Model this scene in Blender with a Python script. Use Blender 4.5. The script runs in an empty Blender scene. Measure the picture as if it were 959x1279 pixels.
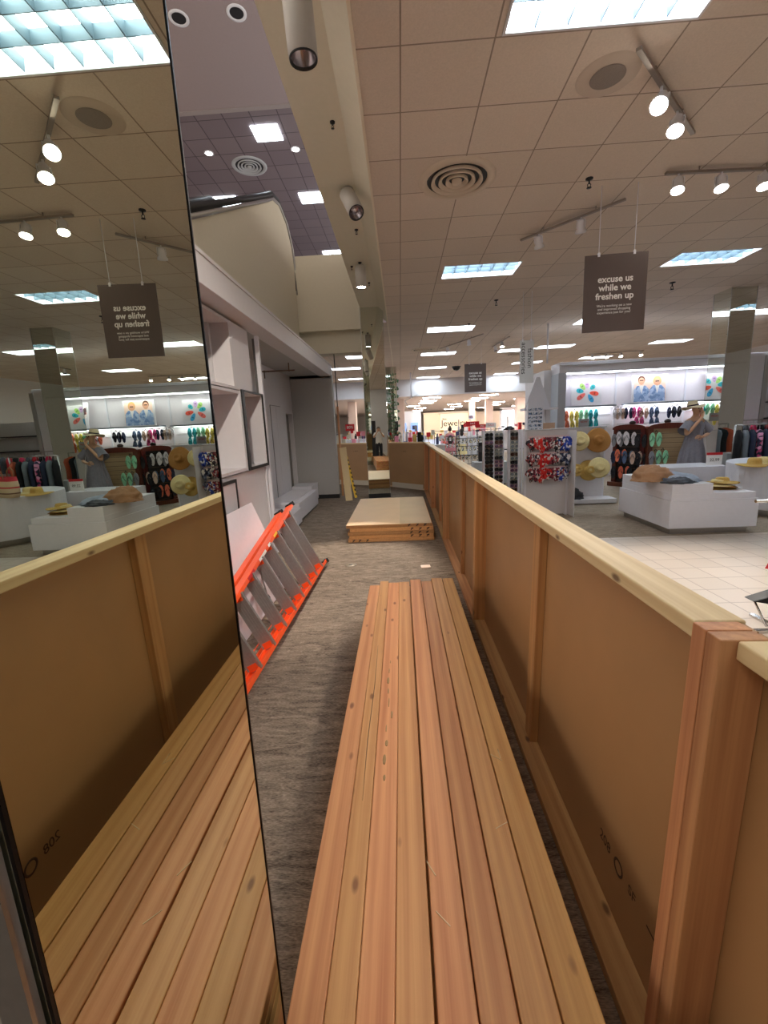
EXPOSURE = 1.5; WORLD = .65
import bpy, bmesh, math, random
from mathutils import Vector, Matrix, Euler, noise
random.seed(7)
C = bpy.context.scene.collection
PI = math.pi
def R(a): return math.radians(a)
def s2l(c):
    return tuple(((x/255)/12.92 if x/255 <= .04045 else ((x/255+.055)/1.055)**2.4) for x in c)+(1,)
# ------------------------------------------------------------------ materials
MATS = {}
def mat(name, rgb, rough=.5, metal=0., var=0., vscale=20., bump=0., bscale=60., emit=None, estr=0., rnd=0., alpha=None, spec=None):
    if name in MATS: return MATS[name]
    m = bpy.data.materials.new(name); m.use_nodes = True; nt = m.node_tree; N = nt.nodes; L = nt.links
    b = N['Principled BSDF']; col = s2l(rgb)
    b.inputs['Roughness'].default_value = rough; b.inputs['Metallic'].default_value = metal
    if spec is not None: b.inputs['Specular IOR Level'].default_value = spec
    tc = N.new('ShaderNodeTexCoord')
    nz = N.new('ShaderNodeTexNoise'); nz.inputs['Scale'].default_value = vscale; nz.inputs['Detail'].default_value = 3
    L.new(tc.outputs['Object'], nz.inputs['Vector'])
    cr = N.new('ShaderNodeValToRGB')
    v = max(var, .015)
    cr.color_ramp.elements[0].position = .3; cr.color_ramp.elements[1].position = .7
    cr.color_ramp.elements[0].color = tuple(c*(1-v) for c in col[:3])+(1,)
    cr.color_ramp.elements[1].color = tuple(min(1, c*(1+v)) for c in col[:3])+(1,)
    L.new(nz.outputs['Fac'], cr.inputs['Fac'])
    out = cr.outputs['Color']
    if rnd:
        oi = N.new('ShaderNodeObjectInfo'); hs = N.new('ShaderNodeHueSaturation'); mr = N.new('ShaderNodeMapRange')
        mr.inputs['To Min'].default_value = 1-rnd; mr.inputs['To Max'].default_value = 1+rnd
        L.new(oi.outputs['Random'], mr.inputs['Value']); L.new(mr.outputs['Result'], hs.inputs['Value'])
        L.new(out, hs.inputs['Color']); out = hs.outputs['Color']
    L.new(out, b.inputs['Base Color'])
    if emit:
        b.inputs['Emission Color'].default_value = s2l(emit); b.inputs['Emission Strength'].default_value = estr
    if bump:
        nb = N.new('ShaderNodeTexNoise'); nb.inputs['Scale'].default_value = bscale; nb.inputs['Detail'].default_value = 4
        L.new(tc.outputs['Object'], nb.inputs['Vector'])
        bp = N.new('ShaderNodeBump'); bp.inputs['Strength'].default_value = bump; bp.inputs['Distance'].default_value = .01
        L.new(nb.outputs['Fac'], bp.inputs['Height']); L.new(bp.outputs['Normal'], b.inputs['Normal'])
    MATS[name] = m
    return m
WAVE = .17
def wood(name, light, dark, axis='Y', knot=(95,55,30), rough=.55, rnd=.12, hue=.018, knots=1.0):
    m = bpy.data.materials.new(name); m.use_nodes = True; nt = m.node_tree; N = nt.nodes; L = nt.links
    b = N['Principled BSDF']; b.inputs['Roughness'].default_value = rough
    tc = N.new('ShaderNodeTexCoord'); oi = N.new('ShaderNodeObjectInfo')
    mul = N.new('ShaderNodeVectorMath'); mul.operation = 'SCALE'
    cmb = N.new('ShaderNodeCombineXYZ')
    for i in range(3): L.new(oi.outputs['Random'], cmb.inputs[i])
    L.new(cmb.outputs[0], mul.inputs[0]); mul.inputs['Scale'].default_value = 37.
    add = N.new('ShaderNodeVectorMath'); L.new(tc.outputs['Object'], add.inputs[0]); L.new(mul.outputs[0], add.inputs[1])
    def mapped(across, along):
        mp = N.new('ShaderNodeMapping'); s = [across]*3; s['XYZ'.index(axis)] = along
        mp.inputs['Scale'].default_value = s; L.new(add.outputs[0], mp.inputs['Vector']); return mp.outputs[0]
    n1 = N.new('ShaderNodeTexNoise'); n1.inputs['Scale'].default_value = 1; n1.inputs['Detail'].default_value = 5; n1.inputs['Distortion'].default_value = 1.2
    L.new(mapped(11, .45), n1.inputs['Vector'])
    wv = N.new('ShaderNodeTexWave'); wv.wave_type = 'RINGS'; wv.rings_direction = axis; wv.inputs['Scale'].default_value = 1.6
    wv.inputs['Distortion'].default_value = 5; wv.inputs['Detail'].default_value = 2; wv.inputs['Detail Scale'].default_value = .7
    L.new(mapped(6.5, .22), wv.inputs['Vector'])
    mx = N.new('ShaderNodeMix'); mx.inputs[0].default_value = WAVE
    L.new(n1.outputs['Fac'], mx.inputs[2]); L.new(wv.outputs['Fac'], mx.inputs[3])
    n3 = N.new('ShaderNodeTexNoise'); n3.inputs['Scale'].default_value = 1; n3.inputs['Detail'].default_value = 3; L.new(mapped(150, 2.2), n3.inputs['Vector'])
    mx2 = N.new('ShaderNodeMix'); mx2.inputs[0].default_value = .30; L.new(mx.outputs[0], mx2.inputs[2]); L.new(n3.outputs['Fac'], mx2.inputs[3]); mx = mx2
    cr = N.new('ShaderNodeValToRGB'); e = cr.color_ramp.elements
    e[0].position = .25; e[0].color = s2l(dark); e[1].position = .66; e[1].color = s2l(light)
    L.new(mx.outputs[0], cr.inputs['Fac'])
    vo = N.new('ShaderNodeTexVoronoi'); vo.inputs['Scale'].default_value = 1; L.new(mapped(10, 4.2), vo.inputs['Vector'])
    kr = N.new('ShaderNodeMapRange'); kr.inputs['From Min'].default_value = .06; kr.inputs['From Max'].default_value = .13
    kr.inputs['To Min'].default_value = .85*knots; kr.inputs['To Max'].default_value = 0
    L.new(vo.outputs['Distance'], kr.inputs['Value'])
    km = N.new('ShaderNodeMix'); km.data_type = 'RGBA'
    L.new(kr.outputs[0], km.inputs[0]); L.new(cr.outputs['Color'], km.inputs[6]); km.inputs[7].default_value = s2l(knot)
    hs = N.new('ShaderNodeHueSaturation'); r1 = N.new('ShaderNodeMapRange'); r2 = N.new('ShaderNodeMapRange')
    r1.inputs['To Min'].default_value = .5-hue; r1.inputs['To Max'].default_value = .5+hue*.8
    r2.inputs['To Min'].default_value = 1+rnd; r2.inputs['To Max'].default_value = 1-rnd
    L.new(oi.outputs['Random'], r1.inputs['Value']); L.new(r1.outputs[0], hs.inputs['Hue'])
    fr = N.new('ShaderNodeMath'); fr.operation = 'FRACT'; m7 = N.new('ShaderNodeMath'); m7.operation = 'MULTIPLY'; m7.inputs[1].default_value = 7.3
    L.new(oi.outputs['Random'], m7.inputs[0]); L.new(m7.outputs[0], fr.inputs[0]); L.new(fr.outputs[0], r2.inputs['Value'])
    L.new(r2.outputs[0], hs.inputs['Value']); L.new(km.outputs[2], hs.inputs['Color'])
    L.new(hs.outputs['Color'], b.inputs['Base Color'])
    bp = N.new('ShaderNodeBump'); bp.inputs['Strength'].default_value = .25; bp.inputs['Distance'].default_value = .002
    L.new(n1.outputs['Fac'], bp.inputs['Height']); L.new(bp.outputs['Normal'], b.inputs['Normal'])
    MATS[name] = m
    return m
def brick(name, c1, c2, mortar, w, h, ms, offx, offy, rough=.5, speck=.0, mcol_rough=None, bumpn=0):
    m = bpy.data.materials.new(name); m.use_nodes = True; nt = m.node_tree; N = nt.nodes; L = nt.links
    b = N['Principled BSDF']; b.inputs['Roughness'].default_value = rough
    tc = N.new('ShaderNodeTexCoord'); mp = N.new('ShaderNodeMapping'); mp.inputs['Location'].default_value = (-offx, -offy, 0)
    L.new(tc.outputs['Object'], mp.inputs['Vector'])
    br = N.new('ShaderNodeTexBrick'); br.offset = 0; br.squash = 1; br.inputs['Scale'].default_value = 1
    br.inputs['Brick Width'].default_value = w; br.inputs['Row Height'].default_value = h; br.inputs['Mortar Size'].default_value = ms
    br.inputs['Mortar Smooth'].default_value = .1
    br.inputs['Color1'].default_value = s2l(c1); br.inputs['Color2'].default_value = s2l(c2); br.inputs['Mortar'].default_value = s2l(mortar)
    L.new(mp.outputs[0], br.inputs['Vector'])
    nz = N.new('ShaderNodeTexNoise'); nz.inputs['Scale'].default_value = 90; nz.inputs['Detail'].default_value = 3
    L.new(tc.outputs['Object'], nz.inputs['Vector'])
    mr = N.new('ShaderNodeMapRange'); mr.inputs['From Min'].default_value = .3; mr.inputs['From Max'].default_value = .7
    mr.inputs['To Min'].default_value = 1-speck; mr.inputs['To Max'].default_value = 1+speck
    L.new(nz.outputs['Fac'], mr.inputs['Value'])
    hs = N.new('ShaderNodeHueSaturation'); L.new(br.outputs['Color'], hs.inputs['Color']); L.new(mr.outputs[0], hs.inputs['Value'])
    L.new(hs.outputs[0], b.inputs['Base Color'])
    bp = N.new('ShaderNodeBump'); bp.inputs['Strength'].default_value = .4; bp.inputs['Distance'].default_value = .003; bp.invert = True
    L.new(br.outputs['Fac'], bp.inputs['Height']); L.new(bp.outputs['Normal'], b.inputs['Normal'])
    MATS[name] = m
    return m
def carpet(name, c1, c2, rib=1.):
    m = bpy.data.materials.new(name); m.use_nodes = True; nt = m.node_tree; N = nt.nodes; L = nt.links
    b = N['Principled BSDF']; b.inputs['Roughness'].default_value = .95; b.inputs['Specular IOR Level'].default_value = .15
    tc = N.new('ShaderNodeTexCoord')
    mp = N.new('ShaderNodeMapping'); mp.inputs['Scale'].default_value = (5, 19, 1); mp.inputs['Rotation'].default_value = (0, 0, .1)
    L.new(tc.outputs['Object'], mp.inputs['Vector'])
    nz = N.new('ShaderNodeTexNoise'); nz.inputs['Scale'].default_value = 1; nz.inputs['Detail'].default_value = 5; nz.inputs['Distortion'].default_value = 1.6
    nz.inputs['Roughness'].default_value = .65
    L.new(mp.outputs[0], nz.inputs['Vector'])
    mp2 = N.new('ShaderNodeMapping'); mp2.inputs['Scale'].default_value = (60, 260, 1); L.new(tc.outputs['Object'], mp2.inputs['Vector'])
    n2 = N.new('ShaderNodeTexNoise'); n2.inputs['Scale'].default_value = 1; n2.inputs['Detail'].default_value = 2; L.new(mp2.outputs[0], n2.inputs['Vector'])
    mx = N.new('ShaderNodeMix'); mx.inputs[0].default_value = .45; L.new(nz.outputs['Fac'], mx.inputs[2]); L.new(n2.outputs['Fac'], mx.inputs[3])
    cr = N.new('ShaderNodeValToRGB'); e = cr.color_ramp.elements; e[0].position = .36; e[0].color = s2l(c1); e[1].position = .64; e[1].color = s2l(c2)
    L.new(mx.outputs[0], cr.inputs['Fac']); L.new(cr.outputs['Color'], b.inputs['Base Color'])
    bp = N.new('ShaderNodeBump'); bp.inputs['Strength'].default_value = .6; bp.inputs['Distance'].default_value = .004
    L.new(mx.outputs[0], bp.inputs['Height']); L.new(bp.outputs['Normal'], b.inputs['Normal'])
    MATS[name] = m
    return m
def pattern(name, cols, scale=40., rough=.8):
    if name in MATS: return MATS[name]
    m = bpy.data.materials.new(name); m.use_nodes = True; nt = m.node_tree; N = nt.nodes; L = nt.links
    b = N['Principled BSDF']; b.inputs['Roughness'].default_value = rough
    tc = N.new('ShaderNodeTexCoord'); vo = N.new('ShaderNodeTexVoronoi'); vo.inputs['Scale'].default_value = scale
    oi = N.new('ShaderNodeObjectInfo'); add = N.new('ShaderNodeVectorMath')
    L.new(tc.outputs['Object'], add.inputs[0]); L.new(oi.outputs['Location'], add.inputs[1])
    L.new(add.outputs[0], vo.inputs['Vector'])
    sp = N.new('ShaderNodeSeparateColor'); L.new(vo.outputs['Color'], sp.inputs[0])
    cr = N.new('ShaderNodeValToRGB'); cr.color_ramp.interpolation = 'CONSTANT'
    e = cr.color_ramp.elements
    while len(e) < len(cols): e.new(.5)
    for i, c in enumerate(cols): e[i].position = i/len(cols); e[i].color = s2l(c)
    L.new(sp.outputs[0], cr.inputs['Fac']); L.new(cr.outputs['Color'], b.inputs['Base Color'])
    MATS[name] = m
    return m
def stripes(name, cols, period, axis='Z', rough=.8):
    m = bpy.data.materials.new(name); m.use_nodes = True; nt = m.node_tree; N = nt.nodes; L = nt.links
    b = N['Principled BSDF']; b.inputs['Roughness'].default_value = rough
    tc = N.new('ShaderNodeTexCoord'); sp = N.new('ShaderNodeSeparateXYZ'); L.new(tc.outputs['Object'], sp.inputs[0])
    d = N.new('ShaderNodeMath'); d.operation = 'DIVIDE'; d.inputs[1].default_value = period; L.new(sp.outputs['XYZ'.index(axis)], d.inputs[0])
    fr = N.new('ShaderNodeMath'); fr.operation = 'FRACT'; L.new(d.outputs[0], fr.inputs[0])
    cr = N.new('ShaderNodeValToRGB'); cr.color_ramp.interpolation = 'CONSTANT'; e = cr.color_ramp.elements
    while len(e) < len(cols): e.new(.5)
    for i, (p, c) in enumerate(cols): e[i].position = p; e[i].color = s2l(c)
    L.new(fr.outputs[0], cr.inputs['Fac']); L.new(cr.outputs['Color'], b.inputs['Base Color'])
    MATS[name] = m
    return m
# ------------------------------------------------------------------ geometry
class G:
    def __init__(s): s.v = []; s.f = []; s.m = []; s.sm = []
    def add(s, vs, fs, m=0, smooth=False):
        o = len(s.v); s.v += [tuple(v) for v in vs]
        for f in fs: s.f.append([i+o for i in f]); s.m.append(m); s.sm.append(smooth)
        return s
    def box(s, x0, x1, y0, y1, z0, z1, m=0):
        return s.add([(x0,y0,z0),(x1,y0,z0),(x1,y1,z0),(x0,y1,z0),(x0,y0,z1),(x1,y0,z1),(x1,y1,z1),(x0,y1,z1)],
              [(0,3,2,1),(4,5,6,7),(0,1,5,4),(1,2,6,5),(2,3,7,6),(3,0,4,7)], m)
    def obox(s, c, size, rot, m=0):
        h = Vector(size)/2; M = rot if isinstance(rot, Matrix) else Euler(rot).to_matrix()
        vs = [Vector(c)+M@Vector((sx*h.x, sy*h.y, sz*h.z)) for sz in (-1,1) for sx, sy in ((-1,-1),(1,-1),(1,1),(-1,1))]
        return s.add(vs, [(0,3,2,1),(4,5,6,7),(0,1,5,4),(1,2,6,5),(2,3,7,6),(3,0,4,7)], m)
    def bar(s, p0, p1, w, h, up=(0,0,1), m=0):
        p0 = Vector(p0); p1 = Vector(p1); d = (p1-p0); L = d.length; d.normalize()
        x = d.cross(Vector(up)).normalized(); z = x.cross(d)
        M = Matrix((x, d, z)).transposed()
        return s.obox((p0+p1)/2, (w, L, h), M, m)
    def quad(s, a, b, c, d, m=0): return s.add([a,b,c,d], [(0,1,2,3)], m)
    def tube(s, p0, p1, r0, r1=None, n=12, m=0, caps=True, smooth=True):
        return s.path([p0, p1], [r0, r0 if r1 is None else r1], n, m, caps, smooth)
    def path(s, pts, r, n=8, m=0, caps=True, smooth=True, closed=False):
        pts = [Vector(p) for p in pts]; k = len(pts)
        if not isinstance(r, (list, tuple)): r = [r]*k
        vs = []; t0 = (pts[1]-pts[0]).normalized()
        up = Vector((0,0,1)) if abs(t0.z) < .9 else Vector((1,0,0))
        x = t0.cross(up).normalized()
        for i, p in enumerate(pts):
            if closed: t = (pts[(i+1) % k]-pts[i-1]).normalized()
            else: t = (pts[min(i+1, k-1)]-pts[max(i-1, 0)]).normalized()
            x = (x-t*x.dot(t)).normalized(); y = t.cross(x)
            for j in range(n):
                a = 2*PI*j/n; vs.append(p+(x*math.cos(a)+y*math.sin(a))*r[i])
        fs = []
        for i in range(k if closed else k-1):
            i2 = (i+1) % k
            for j in range(n): fs.append((i*n+j, i*n+(j+1) % n, i2*n+(j+1) % n, i2*n+j))
        s.add(vs, fs, m, smooth)
        if caps and not closed:
            o = len(s.v)-k*n
            s.f.append([o+j for j in range(n)][::-1]); s.m.append(m); s.sm.append(False)
            s.f.append([o+(k-1)*n+j for j in range(n)]); s.m.append(m); s.sm.append(False)
        return s
    def lathe(s, prof, n=24, c=(0,0,0), m=0, M=None, smooth=True):
        vs = []; c = Vector(c)
        for r, z in prof:
            for j in range(n):
                a = 2*PI*j/n; p = Vector((r*math.cos(a), r*math.sin(a), z)); vs.append(c+(M@p if M else p))
        fs = [(i*n+j, i*n+(j+1) % n, (i+1)*n+(j+1) % n, (i+1)*n+j) for i in range(len(prof)-1) for j in range(n)]
        return s.add(vs, fs, m, smooth)
    def prism(s, poly, a0, a1, axis='Z', m=0, M=None, c=(0,0,0)):
        def P(u, v, w):
            p = Vector({'Z': (u, v, w), 'Y': (u, w, v), 'X': (w, u, v)}[axis]); return Vector(c)+(M@p if M else p)
        n = len(poly); vs = [P(u, v, a0) for u, v in poly]+[P(u, v, a1) for u, v in poly]
        fs = [list(range(n))[::-1], list(range(n, 2*n))]+[(i, (i+1) % n, n+(i+1) % n, n+i) for i in range(n)]
        return s.add(vs, fs, m)
    def ball(s, c, r, n=12, k=8, m=0, M=None, fn=None):
        r = (r, r, r) if not isinstance(r, (tuple, list)) else r
        vs = []; c = Vector(c)
        for i in range(k+1):
            th = PI*i/k
            for j in range(n):
                a = 2*PI*j/n; q = Vector((math.sin(th)*math.cos(a), math.sin(th)*math.sin(a), math.cos(th)))
                p = Vector((q.x*r[0], q.y*r[1], q.z*r[2]))
                if fn: p = fn(p, q)
                vs.append(c+(M@p if M else p))
        fs = [(i*n+j, (i+1)*n+j, (i+1)*n+(j+1) % n, i*n+(j+1) % n) for i in range(k) for j in range(n)]
        return s.add(vs, fs, m, True)
    def build(s, name, mats, parent=None, loc=(0,0,0), rot=(0,0,0), bevel=0, seg=2, sub=0):
        me = bpy.data.meshes.new(name); me.from_pydata(s.v, [], s.f)
        if not isinstance(mats, (list, tuple)): mats = [mats]
        for mm in mats: me.materials.append(mm)
        for p, mi, sm in zip(me.polygons, s.m, s.sm): p.material_index = mi; p.use_smooth = sm
        bm = bmesh.new(); bm.from_mesh(me)
        bmesh.ops.remove_doubles(bm, verts=bm.verts, dist=1e-5)
        bmesh.ops.recalc_face_normals(bm, faces=bm.faces)
        bm.to_mesh(me); bm.free()
        o = bpy.data.objects.new(name, me); C.objects.link(o); o.location = loc; o.rotation_euler = rot
        if parent: o.parent = parent
        if bevel:
            b = o.modifiers.new('bevel', 'BEVEL'); b.width = bevel; b.segments = seg; b.limit_method = 'ANGLE'; b.angle_limit = R(40)
        if sub:
            b = o.modifiers.new('sub', 'SUBSURF'); b.levels = sub; b.render_levels = sub
        return o
def thing(name, label, cat, loc=(0,0,0), rz=0, group=None, rot=None):
    o = bpy.data.objects.new(name, None); C.objects.link(o); o.empty_display_size = .1
    o.location = loc; o.rotation_euler = rot if rot else (0, 0, rz)
    o['label'] = label; o['category'] = cat
    if group: o['group'] = group
    return o
def tag(o, label, cat, group=None):
    o['label'] = label; o['category'] = cat
    if group: o['group'] = group
    return o
def struct(o): o['kind'] = 'structure'; return o
def kids(o): return [c for c in bpy.data.objects if c.parent == o]
KID = {}
def dup(o, loc=None, rot=None, label=None, group=None):
    r = o.copy(); C.objects.link(r)
    if loc is not None: r.location = loc
    if rot is not None: r.rotation_euler = rot
    if label: r['label'] = label
    if group: r['group'] = group
    for ch in kids(o):
        if ch == r: continue
        c = ch.copy(); C.objects.link(c); c.parent = r
        for g in kids(ch):
            if g == c or g.parent != ch: continue
            d = g.copy(); C.objects.link(d); d.parent = c
    return r
def text(txt, size, name, m, parent=None, loc=(0,0,0), rot=(0,0,0), depth=.001, align='CENTER', bold=0., space=1.0):
    cu = bpy.data.curves.new(name, 'FONT'); cu.body = txt; cu.size = size; cu.align_x = align; cu.align_y = 'CENTER'
    cu.extrude = depth; cu.offset = bold; cu.space_line = space; cu.resolution_u = 3
    t = bpy.data.objects.new(name+'_tmp', cu); C.objects.link(t)
    dg = bpy.context.evaluated_depsgraph_get(); me = bpy.data.meshes.new_from_object(t.evaluated_get(dg))
    bpy.data.objects.remove(t); me.materials.clear(); me.materials.append(m)
    o = bpy.data.objects.new(name, me); C.objects.link(o); o.location = loc; o.rotation_euler = rot
    if parent: o.parent = parent
    return o
def skin(name, pts, edges, m, parent=None, sub=2, loc=(0,0,0)):
    """pts: name -> (x,y,z,r) or (x,y,z,rx,ry); continuous skinned body baked to a mesh"""
    names = list(pts); idx = {n: i for i, n in enumerate(names)}
    me = bpy.data.meshes.new(name); me.from_pydata([pts[n][:3] for n in names], [(idx[a], idx[b]) for a, b in edges], [])
    o = bpy.data.objects.new(name+'_tmp', me); C.objects.link(o)
    sk = o.modifiers.new('skin', 'SKIN'); sk.use_smooth_shade = True
    if not me.skin_vertices: me.attributes  # layer is created with the modifier below
    if not me.skin_vertices:
        bm = bmesh.new(); bm.from_mesh(me); bm.verts.layers.skin.verify(); bm.to_mesh(me); bm.free()
    for i, n in enumerate(names):
        p = pts[n]; sv = me.skin_vertices[0].data[i]; sv.radius = (p[3], p[4] if len(p) > 4 else p[3]); sv.use_root = (i == 0)
    sb = o.modifiers.new('s', 'SUBSURF'); sb.levels = sub; sb.render_levels = sub
    dg = bpy.context.evaluated_depsgraph_get(); out = bpy.data.meshes.new_from_object(o.evaluated_get(dg))
    bpy.data.objects.remove(o); out.materials.clear(); out.materials.append(m)
    for p in out.polygons: p.use_smooth = True
    r = bpy.data.objects.new(name, out); C.objects.link(r); r.location = loc
    if parent: r.parent = parent
    return r
# ------------------------------------------------------------------ palette
lumber = wood('fir_lumber', (224,168,108), (186,122,70), 'Y', rnd=.09, hue=.013, knot=(128,78,44))
stud_w = wood('stud_lumber', (206,152,100), (160,102,62), 'Z', rnd=.14, hue=.012, knot=(110,62,34)); plate_y = wood('bottom_plate_lumber', (206,160,108), (166,116,72), 'Y', rnd=.08, hue=.01)
cap_w = wood('plate_lumber', (230,202,156), (208,174,126), 'Y', rnd=.06, hue=.008)
cap_x = wood('plate_lumber_cross', (230,202,156), (208,174,126), 'X', rnd=.06, hue=.008)
red_wood = wood('cherry_wood', (112,46,28), (72,26,18), 'Z', knots=.0, rnd=.03, rough=.35)
slat_wood = wood('maple_panel', (190,160,125), (165,132,98), 'X', knots=0., rnd=.03)
mdf = mat('hardboard_brown', (172,130,86), .45, var=.05, vscale=3)
sheet_m = mat('fibreboard_face', (232,196,152), .5, var=.03, vscale=4)
sheet_e = mat('fibreboard_edge', (186,134,84), .8, var=.14, vscale=60, rnd=.28)
ink = mat('black_ink', (28,24,24), .7)
mdf_ink = mat('dark_stamp_ink', (84,60,42), .7)
white = mat('white_laminate', (226,224,230), .35)
white2 = mat('white_painted_panel', (214,210,212), .55)
greyp = mat('grey_painted_wall', (176,174,172), .7)
cream = mat('cream_paint', (212,204,184), .7)
creamd = mat('beige_paint', (208,190,170), .75)
mauve = mat('taupe_soffit', (150,132,130), .8)
black = mat('black_plastic', (22,22,24), .45)
blackm = mat('black_metal', (30,30,32), .35, .6)
steel = mat('brushed_steel', (170,168,165), .32, .9, var=.05, vscale=80)
alu = mat('aluminium_step', (178,176,174), .42, .85, var=.06, vscale=50)
chrome = mat('chrome', (210,210,210), .12, 1.)
orange = mat('orange_fibreglass', (248,88,34), .4, var=.04)
yellow = mat('yellow_sticker', (250,205,60), .5)
paper = mat('white_paper', (238,234,230), .7)
redp = mat('red_print', (200,24,34), .5)
mir = mat('mirror_glass', (206,210,192), .004, 1.); 
mir2 = mat('mirror_glass_clear', (222,226,218), .01, 1.)
brass = mat('dull_brass', (150,130,95), .4, .8)
dark_brown_sign = mat('taupe_sign_board', (92,78,74), .6)
glow = mat('diffuser_light', (255,255,255), .6, emit=(225,243,255), estr=8.)
glow_l = mat('lens_light', (255,255,255), .5, emit=(255,246,232), estr=30.)
glow_v = mat('shelf_light', (255,255,255), .6, emit=(235,244,255), estr=4.2)
glow_f = mat('far_light', (255,255,255), .6, emit=(255,246,238), estr=17.)
louv = mat('blue_grey_louver', (86,102,112), .5)
straw = mat('pale_straw', (226,208,150), .8, var=.12, vscale=120, bump=.3, bscale=200)
straw_d = mat('brown_straw', (172,120,58), .8, var=.15, vscale=120, bump=.3, bscale=200)
straw_g = mat('golden_straw', (206,170,92), .8, var=.14, vscale=120, bump=.3, bscale=200)
# ================================================================== camera
cam_d = bpy.data.cameras.new('camera'); cam = bpy.data.objects.new('camera', cam_d); C.objects.link(cam)
cam_d.sensor_fit = 'HORIZONTAL'; cam_d.sensor_width = 36; cam_d.lens = 36*540/959; cam_d.clip_start = .02; cam_d.clip_end = 200
Rw = Matrix(((0.99829743,-0.03686398,-0.04520286),(0.03721316,-0.19423453,0.98024901),(-0.04491583,-0.98026221,-0.192532)))
cx = Rw.col[0]; cy = -Rw.col[1]; cz = -Rw.col[2]
cam.matrix_world = Matrix(((cx.x,cy.x,cz.x,0),(cx.y,cy.y,cz.y,0),(cx.z,cy.z,cz.z,1.63),(0,0,0,1)))
bpy.context.scene.camera = cam
vs_ = bpy.context.scene.view_settings; vs_.view_transform = 'Standard'; vs_.look = 'None'; vs_.gamma = 1; vs_.exposure = EXPOSURE
bpy.context.scene.view_settings.use_curve_mapping = False
w = bpy.data.worlds.new('World'); bpy.context.scene.world = w; w.use_nodes = True
w.node_tree.nodes['Background'].inputs[0].default_value = (1,.92,.83,1); w.node_tree.nodes['Background'].inputs[1].default_value = WORLD

# ================================================================== floors
cp = carpet('grey_carpet', (78,66,56), (164,147,130))
cp2 = carpet('beige_carpet', (120,106,92), (176,160,142))
til = brick('aisle_tile', (206,192,178), (198,184,170), (166,150,138), .305, .305, .006, .06, -.02, .28, .03)
struct(G().box(-9,.632,-9,24,-.1,0).build('floor', cp))
struct(G().box(.632,14,-9,5.87,-.1,0).build('floor', til))
struct(G().box(.632,14,5.87,24,-.1,0).build('floor', cp2))
til2 = mat('pale_marble_floor', (214,206,198), .25, var=.04, vscale=2)
struct(G().box(-12,26,24,60,-.1,0).build('floor', til2))
# ================================================================== ceiling with recessed light openings
LW, LH = 1.22, .61
lights = [(.74,2.72),(.77,7.39),(.78,11.7),(.80,15.6),(.87,19.3),(.92,23.1),
          (4.41,2.72),(4.41,7.45),(4.6,11.7),(4.73,15.4),(4.85,19.2),(3.5,15.7),
          (8.1,2.72),(8.1,7.45),(8.66,11.7),(8.66,15.6),(7.5,18.7),
          (-1.80,15.4),(-2.75,18.2),(-3.0,22.1),(.74,-1.8),(4.41,-1.8),(8.1,-1.8),(4.9,23.2)]
ct = brick('acoustic_ceiling_tile', (214,196,180), (206,188,172), (150,132,118), .61, .61, .006, .70-.61, 3.34, .9, .05)
XA, XB, YA, YB = -.216, 14., -9., 24.
def cells(x0, x1, y0, y1, holes, z, g):
    xs = sorted({x0, x1} | {v for a, b in holes for v in (a, a+LW) if x0 < v < x1}); ys = sorted({y0, y1} | {v for a, b in holes for v in (b, b+LH) if y0 < v < y1})
    for i in range(len(xs)-1):
        for j in range(len(ys)-1):
            mx, my = (xs[i]+xs[i+1])/2, (ys[j]+ys[j+1])/2
            if any(a < mx < a+LW and b < my < b+LH for a, b in holes): continue
            g.quad((xs[i],ys[j],z),(xs[i],ys[j+1],z),(xs[i+1],ys[j+1],z),(xs[i+1],ys[j],z))
g = G(); cells(XA, XB, YA, YB, lights, 4.05, g); cells(-9, XA, 10.9, YB, lights, 4.05, g)
struct(g.build('ceiling', ct))
def troffer(x, y, rows, cols, label, z=4.05, W=LW, H=LH, em=None, group=None, d=.1):
    t = thing('ceiling_light', label, 'ceiling light', (x+W/2, y+H/2, z), 0, group)
    f = G(); e = .018
    for a in ((-W/2,W/2,-H/2,-H/2+e),(-W/2,W/2,H/2-e,H/2),(-W/2,-W/2+e,-H/2+e,H/2-e),(W/2-e,W/2,-H/2+e,H/2-e)): f.box(*a, -.004, .012)
    f.build('frame', white2, t)
    h = G()
    for a in ((-W/2-.004,W/2+.004,-H/2-.004,-H/2),(-W/2-.004,W/2+.004,H/2,H/2+.004),(-W/2-.004,-W/2,-H/2,H/2),(W/2,W/2+.004,-H/2,H/2)): h.box(*a, .0, d+.03)
    h.build('housing', white2, t)
    G().box(-W/2,W/2,-H/2,H/2,d+.01,d+.02).build('diffuser', em or glow, t)
    if rows:
        l = G(); n = cols; 
        for i in range(1, n): xx = -W/2+W*i/n; l.prism([(xx-.003,.012),(xx+.003,.012),(xx+.014,d-.01),(xx-.014,d-.01)], -H/2+e, H/2-e, 'Y')
        for j in range(1, rows): yy = -H/2+H*j/rows; l.prism([(yy-.003,.012),(yy+.003,.012),(yy+.014,d-.01),(yy-.014,d-.01)], -W/2+e, W/2-e, 'X')
        l.build('louver', louv, t)
    return t
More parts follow.
